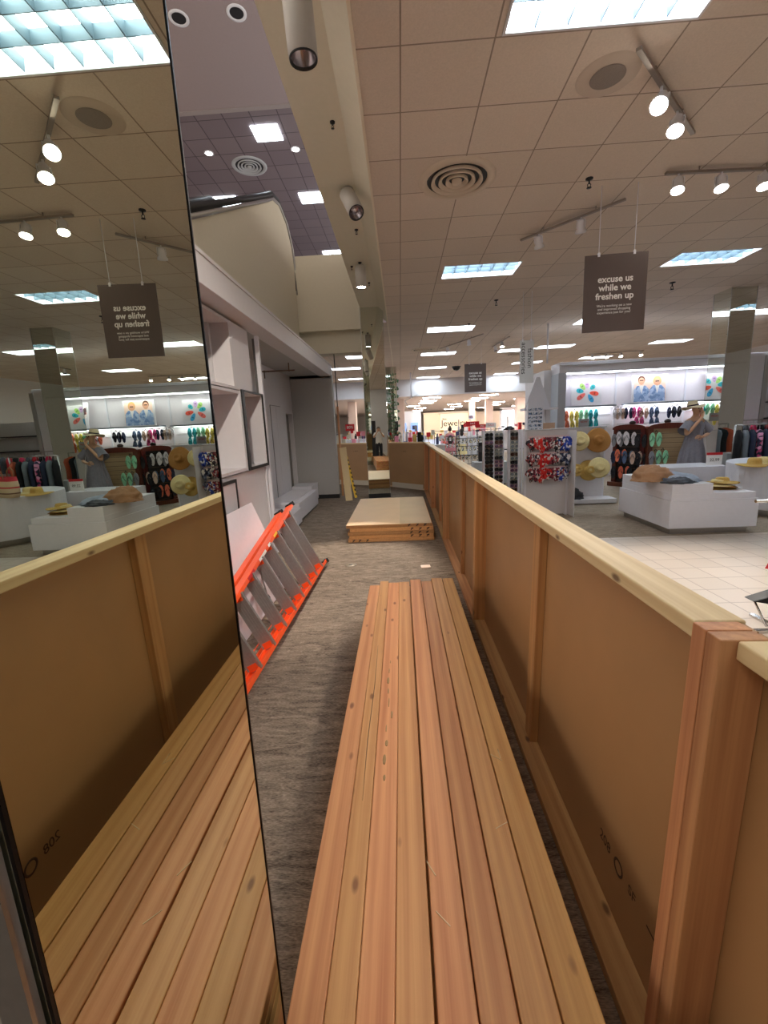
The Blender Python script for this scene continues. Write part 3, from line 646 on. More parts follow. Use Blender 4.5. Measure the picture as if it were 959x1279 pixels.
# ------------------------------------------------------------------ ladder
t = thing('step_ladder', 'orange fibreglass step ladder with aluminium steps lying on its side', 'ladder', (-.97,3.5,0))
w5 = Vector((-.36,0,.71)); w5n = w5.normalized(); nrm = Vector((0,1,0)).cross(w5n)*-1
if nrm.x < 0: nrm = -nrm
def lad(y, q, dn=0):   # world y, q 0=lower rail 1=upper rail
    f = (y-2.05)/(4.98-2.05); wd = .36+(.80-.36)*f
    lo = Vector((-1.035+.05*f, y, .055)); return lo+w5n*wd*q+nrm*dn-Vector((-.97,3.5,0))
def rail(q, dn, name, y0=2.0, y1=4.99):
    g = G(); a, b = lad(y0,q,dn), lad(y1,q,dn); s = 1 if q == 0 else -1
    M = Matrix((w5n, (b-a).normalized(), nrm)).transposed()
    mid = (a+b)/2; L_ = (b-a).length
    g.obox(mid, (.012, L_, .085), M); g.obox(mid+w5n*.012*s+nrm*.038, (.03, L_, .010), M); g.obox(mid+w5n*.012*s-nrm*.038, (.03, L_, .010), M)
    return g.build(name, orange, t, bevel=.0015)
rails = [rail(0,0,'front_rail'), rail(1,0,'front_rail')]
rr0 = rail(0,-.13,'rear_rail',2.0,4.9); rr1 = rail(1,-.13,'rear_rail',2.0,4.88)
Ms = Matrix((w5n, Vector((0,1,0)), nrm)).transposed()
for k in range(9):
    y = 4.74-.305*k; a, b = lad(y,0), lad(y,1); L_ = (b-a).length-.02
    g = G().obox((a+b)/2, (L_, .006, .10), Ms).obox((a+b)/2+nrm*.048+Vector((0,.012,0)), (L_, .026, .005), Ms).obox((a+b)/2-nrm*.048+Vector((0,.012,0)), (L_, .026, .005), Ms)
    for rz_ in (-.02,0,.02): g.obox((a+b)/2+nrm*rz_-Vector((0,.004,0)), (L_, .003, .004), Ms)
    g.build('step', alu, t)
    for q in (.02,.98):
        c = lad(y,q); G().obox(c+w5n*(.03 if q < .5 else -.03), (.05,.012,.07), Ms).build('step_bracket', orange, t)
for k in range(5):
    y = 4.45-.45*k; a, b = lad(y,.02,-.13), lad(y,.98,-.13); G().obox((a+b)/2, ((b-a).length,.012,.03), Ms).build('rear_brace', alu, t)
    c = lad(y,.55,-.06); G().bar(lad(y,.96,-.02), lad(y-.12,.45,-.06), .02, .003, up=nrm).build('spreader_bar', steel, t); 
    G().obox(lad(y-.12,.45,-.06), (.03,.02,.03), Ms).build('rivet_block', black, t)
for q in (0,1):
    for dn in (0,-.13):
        c = lad(5.0 if dn == 0 else 4.9,q,dn); G().obox(c, (.04,.05,.095), Ms).obox(c+nrm*.03+Vector((0,.02,0)), (.05,.03,.05), Ms).build('rubber_foot', black, t, bevel=.004)
def stick(y, ln, m, name, wd=.06, q=1):
    c = lad(y,q)-w5n*0+nrm*.0435; M = Matrix((nrm, (lad(y+.1,q)-lad(y-.1,q)).normalized(), w5n)).transposed()
    c2 = lad(y,q)+w5n*.0065*(-1 if q else 1)
    return c
g = G()
for y, ln, m, nm in ((4.05,.12,yellow,'warning_sticker'),(3.80,.08,paper,'information_sticker'),(3.56,.22,paper,'information_sticker'),(3.2,.17,redp,'logo_sticker')):
    d_ = (lad(y+.1,1)-lad(y-.1,1)).normalized(); M = Matrix((w5n, d_, nrm)).transposed(); c = lad(y,1)-w5n*.0068
    o = G().obox(lad(y,1)-w5n*.0066, (.001, ln, .055), M).build(nm, m, t)
    o = G().obox(lad(y,1)-w5n*.012+nrm*.0436, (.024, ln, .001), M).build(nm, m, t)
text('WERNER', .045, 'sticker_print', paper, t, lad(3.2,1)-w5n*.0078, Matrix(((lad(3.3,1)-lad(3.1,1)).normalized(), -nrm, -w5n)).transposed().to_euler(), .0003)
# ------------------------------------------------------------------ photographer reflected in the far column (stands just behind the camera)
skinc = mat('skin_tone', (206,160,130), .5); 
def ray(x, y): return (Rw@Vector((x-479.5, y-639.5, 540.)))
def at(x, y, Y): r = ray(x, y); k = Y/r.y; return Vector((r.x*k, Y, 1.63+r.z*k))
def atz(x, y, z): r = ray(x, y); k = (z-1.63)/r.z; return Vector((r.x*k, r.y*k, z))
# ------------------------------------------------------------------ figures
def fingers(pts, edges, wrist, palm, side, n, rr=.0085, curl=.5):
    wv = Vector(pts[wrist][:3]); d = Vector(palm).normalized(); s = Vector(side).normalized(); n = Vector(n).normalized()
    k = wrist+'_palm'; pc = wv+d*.05; pts[k] = (*pc, .026, .015); edges.append((wrist, k))
    k2 = wrist+'_knuckle'; pc2 = wv+d*.085; pts[k2] = (*pc2, .034, .013); edges.append((k, k2))
    for i, (o, ln) in enumerate(((-.030,.065),(-.010,.078),(.010,.074),(.029,.058))):
        a = pc2+s*o+d*.008; b = a+(d*(1-curl*.5)+n*curl*.5).normalized()*ln*.5; c = b+(d*(1-curl)+n*curl).normalized()*ln*.5
        for q, p in (('a', a), ('b', b), ('c', c)): pts[f'{wrist}{i}{q}'] = (*p, rr if q != 'c' else rr*.8)
        edges += [(k2, f'{wrist}{i}a'), (f'{wrist}{i}a', f'{wrist}{i}b'), (f'{wrist}{i}b', f'{wrist}{i}c')]
    a = wv+d*.035-s*.035; b = a-s*.02+d*.03; c = b+d*.028+n*.01
    for q, p in (('a', a), ('b', b), ('c', c)): pts[f'{wrist}t{q}'] = (*p, rr*1.1)
    edges += [(k, f'{wrist}ta'), (f'{wrist}ta', f'{wrist}tb'), (f'{wrist}tb', f'{wrist}tc')]
def body(parent, m, arms, S=1., step=.0, female=False, head=True):
    sh = .165 if female else .19
    P = {'pelvis': (0,0,.95,.135,.10), 'waist': (0,0,1.10,.105,.08), 'chest': (0,0,1.28,.14,.10), 'collar': (0,0,1.42,.07,.06), 'neck': (0,.0,1.49,.046)}
    E = [('pelvis','waist'),('waist','chest'),('chest','collar'),('collar','neck')]
    if head:
        P['jaw'] = (0,-.02,1.545,.06,.065); P['face'] = (0,-.008,1.61,.076,.09); P['crown'] = (0,0,1.685,.062,.075)
        E += [('neck','jaw'),('jaw','face'),('face','crown')]
    for s, n in ((-1,'l'),(1,'r')):
        st = step*s
        P['hip'+n] = (s*.085,0,.90,.085); P['knee'+n] = (s*.09,-.02+st*.4,.50,.055); P['calf'+n] = (s*.092,.01+st*.5,.36,.05)
        P['ankle'+n] = (s*.095,.02+st,.09,.034); P['ball'+n] = (s*.10,-.09+st,.035,.036,.028); P['toe'+n] = (s*.105,-.16+st,.025,.028,.02)
        E += [('pelvis','hip'+n),('hip'+n,'knee'+n),('knee'+n,'calf'+n),('calf'+n,'ankle'+n),('ankle'+n,'ball'+n),('ball'+n,'toe'+n)]
        sp, el, wr, dr, sd, nn = arms[n]
        P['sh'+n] = (s*sh,0,1.385,.052); P['el'+n] = (*el,.038); P['wr'+n] = (*wr,.025)
        E += [('collar','sh'+n),('sh'+n,'el'+n),('el'+n,'wr'+n)]
        fingers(P, E, 'wr'+n, dr, sd, nn)
    P = {k: tuple(x*S for x in v) for k, v in P.items()}
    return skin('body', P, E, m, parent, 2)
def face(parent, S, m, eyes=True, hair=None, style='short'):
    G().ball((0,-.098*S,1.598*S),(.013*S,.02*S,.02*S),8,6).ball((-.078*S,0,1.60*S),(.012*S,.02*S,.03*S),8,6).ball((.078*S,0,1.60*S),(.012*S,.02*S,.03*S),8,6).build('nose_and_ears', m, parent)
    G().ball((-.03*S,-.085*S,1.62*S),.011*S,8,6).ball((.03*S,-.085*S,1.62*S),.011*S,8,6).build('eyes', black, parent)
    G().ball((0,-.086*S,1.562*S),(.024*S,.008*S,.006*S),8,6).build('mouth', mat('lips', (150,80,72), .5), parent)
    if hair:
        g = G()
        def fn(p, q): 
            if q.y < -.35 and q.z < .45: p = Vector((p.x*.92, p.y*.72, p.z))
            return p
        g.ball((0,.014*S,1.635*S),(.090*S,.106*S,.096*S),16,10,fn=fn)
        if style == 'long': g.ball((0,.07*S,1.50*S),(.085*S,.05*S,.17*S),14,8)
        if style == 'bun': g.ball((0,.06*S,1.74*S),(.045*S,.045*S,.04*S),12,8)
        g.build('hair', hair, parent)
def shell(prof, n=32, fold=.0, nf=9, ell=.72, seed=0, top_closed=False, c=(0,0,0)):
    """garment: closed-section tube with folds; prof = (half width, z[, y offset])"""
    vs = []; k = len(prof)
    for i, pr in enumerate(prof):
        r, z = pr[0], pr[1]; yo = pr[2] if len(pr) > 2 else 0
        for j in range(n):
            a = 2*PI*j/n; f = 1+fold*(1-i/(k-1) if prof[0][1] < prof[-1][1] else i/(k-1))*math.sin(a*nf+seed+1.3*math.sin(a*2+seed))
            vs.append((c[0]+r*math.cos(a)*f, c[1]+yo+r*ell*math.sin(a)*f, c[2]+z))
    fs = [(i*n+j, i*n+(j+1) % n, (i+1)*n+(j+1) % n, (i+1)*n+j) for i in range(k-1) for j in range(n)]
    return G().add(vs, fs, 0, True)
def sleeve(g, p0, p1, r0, r1): return g.path([p0, Vector(p0).lerp(Vector(p1), .5), p1], [r0, (r0+r1)/2, r1], 12, caps=False)
hair_d = mat('dark_hair', (38,26,22), .6, var=.1, vscale=80)
hang = {'l': (0, (-.24,.02,1.10), (-.26,-.04,.86), (0,-.1,-1), (0,1,0), (1,0,0)), 'r': (0, (.24,.02,1.10), (.26,-.04,.86), (0,-.1,-1), (0,1,0), (-1,0,0))}
# photographer behind the camera, seen reflected in the far mirrored column
t = thing('person', 'person in a white t-shirt and dark trousers reflected in the far mirrored column', 'person', (.03,-.46,0), PI, None)
pa = {'l': (0, (-.25,-.16,1.22), (-.07,-.34,1.50), (.25,0,1), (1,0,0), (0,-1,0)), 'r': (0, (.25,-.16,1.22), (.07,-.34,1.50), (-.25,0,1), (-1,0,0), (0,-1,0))}
body(t, skinc, pa, .96); face(t, .96, skinc, hair=mat('grey_cap', (92,88,90), .8))
g = shell([(.155,.88),(.15,1.0),(.145,1.1),(.155,1.22),(.165,1.32),(.13,1.40),(.06,1.435)], fold=.03, ell=.68); sleeve(g, (-.15,0,1.35), (-.22,-.09,1.24), .07, .062); sleeve(g, (.15,0,1.35), (.22,-.09,1.24), .07, .062)
g.build('t_shirt', mat('white_cotton', (222,218,214), .9), t)
g = shell([(.15,.76),(.155,.86),(.148,.93)], ell=.7)
for s in (-1,1): g.path([(s*.08,0,.86),(s*.088,-.015,.48),(s*.092,.015,.09)], [.088,.068,.055], 14, caps=False)
g.build('trousers', mat('dark_trousers', (34,34,42), .9), t)
for s in (-1,1): G().ball((s*.095,-.06,.035),(.05,.13,.05),14,8,fn=lambda p, q: Vector((p.x,p.y,max(p.z,-.034)))).build('shoe', black, t)
# ------------------------------------------------------------------ mannequin
manq = mat('mannequin_skin', (198,152,120), .45)
dressm = mat('grey_linen_dress', (128,124,132), .85, var=.08, vscale=25, bump=.3, bscale=30)
t = thing('mannequin', 'mannequin in a short grey dress with one hand at its chin', 'mannequin', at(865,560,9.05).xy.to_3d(), R(12))
ma = {'l': (0, (-.27,-.10,1.13), (-.03,-.17,1.45), (.25,.15,1), (.8,0,-.3), (0,1,.1)), 'r': (0, (.27,-.04,1.14), (-.02,-.22,1.10), (-1,-.1,.05), (0,-.2,1), (0,.6,-.3))}
body(t, manq, ma, 1.06, female=True); face(t, 1.06, manq)
g = shell([(.27,.60),(.25,.75),(.225,.9),(.185,1.05),(.165,1.18),(.18,1.32),(.185,1.40),(.13,1.47),(.07,1.50)], n=64, fold=.10, nf=11, ell=.72)
sleeve(g, (-.13,0,1.44), (-.30,-.05,1.27), .085, .11); sleeve(g, (.13,0,1.44), (.30,-.02,1.27), .085, .11)
g.build('dress', dressm, t); G().path([(.09,-.14,1.30),(.10,-.16,1.1),(.12,-.2,.85)],.004,5).build('drawstring', white, t)
G().lathe([(0,0),(.22,0),(.22,.012),(0,.014)], 32).build('base_plate', steel, t)
def hat(loc, rot, br, cr, ch, m, label, band=None, group=None, floppy=.02, cat='hat', indent=True, thick=.006):
    t = thing('sun_hat', label, cat, loc, 0, group, rot)
    prof = [(br, -.004), (br*.86, .004), (cr*1.12, .006), (cr*1.0, .02), (cr*.96, ch*.55), (cr*.86, ch*.88), (cr*.6, ch), (cr*.25, ch*(.86 if indent else 1.03)), (0, ch*(.84 if indent else 1.04))]
    n = 36; vs = []
    for i, (r, z) in enumerate(prof):
        for j in range(n):
            a = 2*PI*j/n; w_ = floppy*(r/br)**3*math.sin(2*a+br*40)*(1 if i < 3 else 0)
            vs.append((r*math.cos(a), r*math.sin(a)*(.9 if i > 2 else 1), z+w_))
    fs = [(i*n+j, i*n+(j+1) % n, (i+1)*n+(j+1) % n, (i+1)*n+j) for i in range(len(prof)-1) for j in range(n)]
    o = G().add(vs, fs, 0, True).build('crown_and_brim', m, t); sd = o.modifiers.new('thick', 'SOLIDIFY'); sd.thickness = thick
    if band: G().lathe([(cr*1.03,.012),(cr*1.02,.045),(cr*1.0,.045)], 30, M=Matrix.Diagonal((1,.91,1))).build('hat_band', band, t)
    return t
hm = at(865,507,9.05)
hat((hm.x-.005,9.03,1.745),(R(-6),R(-6),R(10)),.20,.100,.125,mat('natural_straw', (212,194,160), .8, var=.1, vscale=100),'straw sun hat with a dark band worn by the mannequin',mat('dark_band', (60,50,50), .8),floppy=.03)
# ------------------------------------------------------------------ white display platforms
t = thing('display_platform', 'stepped white display platform in front, with folded clothes on it', 'display platform', (4.18,6.58,0), 0)
G().box(-.52,.50,-.62,.62,0,.09).build('kick_base', steel, t); G().box(-.58,.58,-.69,.69,.09,.475).build('lower_block', white, t, bevel=.003)
G().box(-.555,.545,-.665,.665,.475,.56).build('middle_block', white, t, bevel=.003); G().box(-.555,-.02,-.665,.665,.56,.695).build('upper_block', white, t, bevel=.003)
t = thing('display_platform', 'white display platform behind the stepped one, holding the price sign', 'display platform', (5.30,8.42,0)); G().box(-.6,.58,-.35,.35,.08,.665).build('block', white, t, bevel=.003); G().box(-.55,.53,-.3,.3,0,.08).build('kick_base', steel, t)
p = at(893,571,8.2); t = thing('price_sign', 'small white price sign with a red top reading 22.99', 'price sign', (p.x,8.22,.6655), R(-4)); G().box(-.13,.13,-.012,.012,0,.19).build('sign_board', paper, t); G().box(-.131,.131,-.014,.014,.19,.235).build('red_header', redp, t)
text('22.99', .075, 'price_print', ink, t, (0,-.0135,.10), (R(90),0,0)); G().box(-.15,.15,-.05,.05,0,.006).build('foot', white, t)
t = thing('display_counter', 'rounded white counter at the right edge with straw hats and a striped bag', 'display counter', (6.45,7.22,0)); G().lathe([(0,.10),(.98,.10),(.985,.11),(.985,.775),(.98,.785),(0,.785)], 64, smooth=False).build('drum', white, t); G().lathe([(.9,0),(.9,.1)], 64).build('kick_base', steel, t)
t = thing('display_plinth', 'translucent grey plinth behind the price sign', 'plinth', (at(912,560,8.9).x,8.95,0)); G().box(-.12,.14,-.15,.15,0,.82).build('block', mat('frosted_grey', (170,172,172), .4), t, bevel=.003)
hat((5.55,7.05,.788),(0,0,.3),.24,.10,.11,straw_g,'golden straw hat lying on the rounded white counter',None,'straw hats on the rounded counter',.01)
hat((5.82,7.2,.788),(0,0,1.3),.22,.10,.10,straw,'pale straw hat behind the golden one on the counter',None,'straw hats on the rounded counter',.01)
p = atz(905,611,.565)
for k in range(4): hat((p.x+[0,.02,-.02,.04][k],p.y+.12,.566+.028*k),(R([2,-2,3,4][k]),R([0,2,-3,-2][k]),k*1.1),.20,.09,.07,[straw_g,straw_d,straw,straw_g][k],'straw hat '+['at the bottom','second from the bottom','third from the bottom','on top'][k]+' of the pile on the stepped platform',[black,None,None,None][k],'stacked straw hats on the platform',.012)
# striped bag
bm_ = stripes('striped_canvas', [(0,(214,190,160)),(.18,(120,84,66)),(.24,(220,198,170)),(.45,(200,60,70)),(.52,(224,200,172)),(.78,(206,60,76))], .34, 'Z')
t = thing('beach_bag', 'striped beige and red beach tote bag on the rounded counter', 'bag', (5.72,6.70,.786), R(25))
vs = []; n = 24
for i, (w_, d_, z) in enumerate([(.22,.08,0),(.25,.10,.06),(.27,.10,.2),(.28,.07,.33),(.27,.065,.33),(.25,.08,.1)]):
    for j in range(n): a = 2*PI*j/n; vs.append((w_*math.copysign(abs(math.cos(a))**.6, math.cos(a)), d_*math.copysign(abs(math.sin(a))**.6, math.sin(a)), z))
G().add(vs, [(i*n+j, i*n+(j+1) % n, (i+1)*n+(j+1) % n, (i+1)*n+j) for i in range(5) for j in range(n)]+[list(range(n))], 0, True).build('bag_body', bm_, t)
for s in (-1,1): G().path([(-.12,s*.07,.30),(-.10,s*.08,.42),(0,s*.085,.48),(.10,s*.08,.42),(.12,s*.07,.30)],.010,8).build('handle', mat('bag_handle', (160,110,80), .7), t)
# folded / heaped clothes
def heap(name, label, loc, r, m, seed, cat='folded clothes', amp=.25, rz=0, extra=None):
    t = thing(name, label, cat, loc, rz)
    def fn(p, q):
        nz = noise.noise(Vector((q.x*2.3+seed, q.y*2.3, q.z*2.6)))*amp+(.5-abs(noise.noise(Vector((q.x*3.2+q.y*2, q.y*3.2+seed, q.z*5)))))*amp*.9-amp*.25
        p = p*(1+nz); p.z = max(p.z, -.0)*1.0 + (0 if p.z > 0 else 0)
        return p
    G().ball((0,0,0), r, 48, 26, fn=fn).build('heaped_cloth', m, t)
    if extra: extra(t)
    return t
tanc = mat('tan_cloth', (176,134,100), .85, var=.1, vscale=14); bluec = mat('pale_blue_cloth', (166,178,196), .85, var=.1, vscale=12); greyc = mat('charcoal_cloth', (84,90,100), .85, var=.15, vscale=25)
p = atz(816,600,.695); heap('tan_garment', 'heaped tan garment on the upper step of the white platform', (p.x,p.y,.696),(.30,.20,.20), tanc, 3)
p = atz(862,603,.695); heap('blue_garment', 'folded pale blue shirt spread on the white platform', (3.93,6.35,.696),(.27,.30,.105), bluec, 9)
heap('grey_garment', 'dark grey garment draped between the tan and blue clothes', (3.80,6.08,.696),(.20,.15,.07), greyc, 14, amp=.4)
o = heap('tan_sleeve_cloth', 'tan cloth end hanging at the platform edge below the tan heap', (3.66,6.42,.696),(.10,.16,.05), tanc, 21, amp=.3)
# ------------------------------------------------------------------ hat and scarf gondolas
def peg(name, label, x0, x1, y, z1, base=.0, th=.06, foot=None):
    t = thing(name, label, 'display rack', ((x0+x1)/2, y, 0)); a = (x1-x0)/2
    G().box(-a,a,0,th,.02,z1).build('back_panel', white2, t, bevel=.002); G().box(-a-.03,-a,-.01,th+.01,0,z1+.01).build('side_post', white, t); G().box(a,a+.03,-.01,th+.01,0,z1+.01).build('side_post', white, t)
    G().box(-a-.03,a+.03,-.02,th+.02,z1,z1+.02).build('top_rail', mat('rail_grey', (190,190,194), .4), t)
    if foot: G().box(-a-.02,a+foot,-.34,.0,.02,.10).build('base_shelf', white2, t, bevel=.004)
    return t
g1 = peg('scarf_rack', 'white pegboard rack hung with three rows of patterned bandanas', 2.12, 2.79, 7.47, 1.455)
G().box(.365,.375,-.3,.0,.02,1.44).build('end_panel', white2, g1)
for z in (1.34,1.07,.83): G().tube((-.33,-.05,z),(.33,-.05,z),.006,n=6).build('hook_rail', steel, g1)
for z in (1.34,1.07,.83): G().box(-.33,.33,-.075,-.07,z-.015,z+.03).build('price_strip', mat('price_pink', (232,206,206), .6), g1)
g2 = peg('hat_rack', 'white rack behind the scarf rack, hung with straw hats', 2.95, 3.92, 8.62, 1.44, foot=.14)
bset = [pattern('bandana_black', [(30,28,34),(230,225,225),(150,60,66),(60,60,72)], 30), pattern('bandana_red', [(214,36,40),(226,60,54),(235,230,225),(190,30,36)], 26), pattern('bandana_wine', [(120,40,56),(70,34,44),(214,200,200),(160,60,80)], 30),
        pattern('bandana_blue', [(40,66,170),(60,90,200),(235,235,245),(30,44,120)], 26), pattern('bandana_grey', [(150,150,160),(240,238,240),(60,66,84),(180,90,90)], 28), pattern('bandana_navy', [(24,34,64),(60,70,100),(230,228,232),(130,140,170)], 28)]
def bandana(seed, m):
    random.seed(seed); g = G(); n = 9; k = 6; vs = []
    for i in range(k):
        f = i/(k-1); wd = .035+.055*math.sin(PI*min(1, f*1.15))*(1+.3*random.random()); 
        for j in range(n):
            u = j/(n-1)*2-1; vs.append((u*wd*(1 if i < k-1 else .45), -.02-.025*math.cos(u*5+seed)-.02*random.random(), -(.19+.04*math.sin(seed*2.1))*f-(.04*abs(u) if i == k-1 else 0)+random.uniform(-.012,.012)))
    g.add(vs, [(i*n+j, i*n+j+1, (i+1)*n+j+1, (i+1)*n+j) for i in range(k-1) for j in range(n-1)], 0, True)
    o = g.build('bandana', m); sd = o.modifiers.new('thick', 'SOLIDIFY'); sd.thickness = .008; return o
rows = [(1.34,[0,1,1,2,2,0,3,3]),(1.07,[0,4,1,1,2,4,5,5]),(.83,[0,2,1,1,2,2,3,4])]
colname = ['black and white','red','wine red','bright blue','grey and white','navy']
protos = {}; posn = ['leftmost','second from the left','third from the left','fourth from the left','fifth from the left','sixth from the left','seventh from the left','rightmost']
for ri, (z, ms) in enumerate(rows):
    for j, mi in enumerate(ms):
        key = (mi, j % 2)
        if key not in protos: protos[key] = bandana(mi*7+j % 2, bset[mi]); o = protos[key]
        else: o = protos[key].copy(); C.objects.link(o)
        o.location = (2.17+.083*j, 7.40-.012*(j % 2), z); 
        tag(o, f'{colname[mi]} bandana, {posn[j]}, {["top","middle","bottom"][ri]} row of the scarf rack', 'bandana', 'bandanas on the scarf rack')
random.seed(11)
hr = (R(90),0,0)
for (x, y, br, m, lb, bd, ti) in ((726,551,.19,straw,'cream straw hat with dark band hanging beside the blue bandana',blackm,0),(750,550,.235,straw_d,'large brown straw hat hanging at the top right of the hat rack',None,0),(738,588,.20,straw_g,'golden straw hat hanging behind another on the lower row',None,0),(748,584,.20,straw,'pale wide brimmed straw hat hanging lower right on the hat rack',None,1),(723,588,.12,straw_g,'small straw hat at the end of the bandana rows',None,0)):
    p = at(x, y, 8.42); hat((p.x, 8.52-.10*ti, p.z),(R(78),R(random.uniform(-12,12)),R(random.uniform(-14,4))),br,.095 if br > .15 else .07,.12,m,lb,bd,'hats hanging on the hat rack',.015)
p = at(718,617,8.4); o = heap('black_bag', 'crumpled black bag on the base shelf of the hat rack', (p.x,8.42,.10),(.17,.12,.18), mat('black_nylon', (26,26,30), .6), 5, 'bag')
# small card rack and slanted sign behind the scarf rack
t = thing('card_rack', 'narrow white rack of sunglasses cards behind the scarf rack', 'display rack', (at(668,530,9.6).x,9.6,0)); G().box(-.16,.16,-.03,.03,0,2.0).build('panel', white, t)
for r_ in range(9):
    for c_ in range(3): G().box(-.15+.10*c_,-.065+.10*c_,-.045,-.03,1.15+.085*r_,1.20+.085*r_).build('sunglasses_card', pattern('cards_blue', [(40,50,70),(230,232,238),(120,140,170)], 60), t)
t = thing('slanted_sign', 'slanted white triangular display board above the card rack', 'display board', (at(672,500,10.3).x,10.3,1.90)); G().prism([(-.30,0),(.26,0),(.02,.68),(-.06,.68)], -.03, .03, 'Y').build('board', white, t); G().box(-.36,.40,-.16,.16,-.05,0).build('shelf', white, t); G().box(.16,.24,-.05,.05,-1.9,-.05).build('post', white2, t)
o = thing('cardboard_box', 'small brown cardboard sign box on top of the scarf rack', 'box', (at(683,530,9.9).x,9.9,1.20)); G().box(-.14,.14,-.1,.1,0,.36).build('carton', mat('kraft_card', (196,160,132), .8), o); G().box(-.05,.05,-.03,.03,-1.2,0).build('stand', white2, o)
# ------------------------------------------------------------------ sunglasses racks
def shades(m, ml):
    g = G()
    for s in (-1,1):
        g.ball((s*.036,0,0),(.031,.005,.023),12,6,m=1); g.path([(s*.036+.033*math.cos(a*PI/6),-.003,.025*math.sin(a*PI/6)) for a in range(12)],.003,5,closed=True)
        g.path([(s*.068,0,.012),(s*.070,.06,.008),(s*.068,.12,-.005)],.003,5)
    g.path([(-.008,-.003,.006),(0,-.004,.010),(.008,-.003,.006)],.003,5)
    return g.build('sunglasses', [m, ml])
sv = [shades(black, mat('dark_lens', (18,18,22), .1)), shades(mat('tortoise', (96,54,32), .3), mat('brown_lens', (70,44,34), .12)), shades(mat('pink_frame', (206,150,160), .3), mat('violet_lens', (90,70,92), .12)), shades(mat('clear_frame', (214,206,190), .2), mat('grey_lens', (120,126,130), .1))]
sn = ['black','tortoiseshell','pink framed','clear framed']; used = [False]*4
rk = 'sunglasses on the white spinner racks'
def srack(x, y, cols, label, rz=0, z0=.34, z1=1.46, wid=None):
    t = thing('sunglasses_rack', label, 'display rack', (x, y, 0), rz); n = len(cols); a = n*.19/2
    G().box(-a,a,.03,.06,.2,z1).build('back_panel', mat('rack_back', (186,180,172), .5), t)
    for k in range(n+1): G().box(-a+.19*k-.014,-a+.19*k+.014,-.03,.06,.1,z1+.01).build('upright', white, t)
    G().box(-a,a,-.1,.2,0,.1).build('base', white, t, bevel=.004)
    for z in [z0+.075*k for k in range(15)]: G().box(-a+.015,a-.015,.0,.03,z-.028,z-.022).build('nose_peg_rail', steel, t) if z < z1 else None
    M = Matrix.Rotation(rz, 3, 'Z')
    for ci, c in enumerate(cols):
        for k in range(15):
            z = z0+.075*k
            if z > z1-.03: break
            vi = random.choice(c); o = sv[vi] if not used[vi] else sv[vi].copy()
            if used[vi]: C.objects.link(o)
            used[vi] = True
            o.location = Vector((x, y, 0))+M@Vector((-a+.095+.19*ci, -.045, z)); o.rotation_euler = (R(random.uniform(-8,8)),0,rz+R(random.uniform(-5,5))); o.scale = (1.15,1.15,1.3)
            tag(o, f'{sn[vi]} sunglasses hung on the {label.split(",")[0]}', 'sunglasses', rk)
    return t
srack(1.80,8.62,[[0,0,1,2],[1,2,3,0]],'leftmost sunglasses rack, two columns of sunglasses',R(4)); srack(2.13,8.35,[[1,2,3,3,0]],'middle sunglasses rack, one column right of the leftmost rack',R(4))
srack(2.34,7.92,[[0,0,1,2]],'sunglasses rack touching the left side of the scarf rack',R(-24))
t = thing('white_corner_post', 'white fluted post between the sunglasses racks and the scarf rack', 'post', (2.20,8.05,0)); 
for k in range(3): G().box(-.07+.05*k,-.04+.05*k,-.02,.02,0,1.47).build('fluted_strip', white, t)
o = heap('baseball_cap', 'small black cap lying on top of the middle sunglasses rack', (2.05,8.38,1.472),(.09,.07,.07), mat('black_nylon', (26,26,30), .6), 8, 'cap'); 
# ------------------------------------------------------------------ shoe wall
WX0, WX1, WY = 4.32, 9.35, 12.5
t = thing('shoe_wall', 'long white lit shoe wall with header and slat back', 'display wall', (0,WY,0))
G().box(WX0,WX1,.0,.08,0,2.83).build('back_wall', mat('shoe_wall_back', (232,224,226), .7), t); G().box(WX0-.12,WX1+.1,-.55,.1,2.80,3.07).build('header', white, t, bevel=.004); G().box(WX0-.12,WX1+.1,-.56,-.55,2.98,3.0).build('header_groove', greyp, t)
G().box(WX0-.14,WX0+.06,-.55,.1,0,2.80).build('end_pillar', mat('pillar_grey', (190,194,202), .6), t)
G().box(WX0+.1,WX1,-.48,-.30,2.785,2.80).build('light_strip', glow_v, t)
for x in (5.90,7.75): G().box(x,x+.04,-.03,0,0,2.80).build('divider', white, t)
sh = [(4.50,5.79,1.95),(6.1,8.5,1.965)]
for a, b, z in sh: G().box(a,b,-.38,0,z-.045,z).build('shelf', mat('shelf_grey', (168,174,184), .5), t); G().box(a+.02,b-.02,-.2,-.08,z-.055,z-.046).build('shelf_light_strip', glow_v, t)
for z in (1.70,1.42,1.14): G().tube((4.5,-.02,z),(5.8,-.02,z),.008,n=6).tube((6.0,-.02,z),(8.5,-.02,z),.008,n=6).build('hook_rail', steel, t)
t = thing('white_partition', 'tall white partition wall left end of the shoe wall, set back', 'partition', (4.02,13.4,0)); G().box(-.04,.16,-.9,.9,0,2.95).build('panel', white2, t)
t = thing('white_partition', 'tall white partition beyond the right mirrored column', 'partition', (at(934,500,11.3).x,11.3,0)); G().box(-.25,.25,-.05,.05,0,2.95).build('panel', white, t); G().box(.27,.38,-.05,.05,0,2.9).build('side_strip', greyp, t)
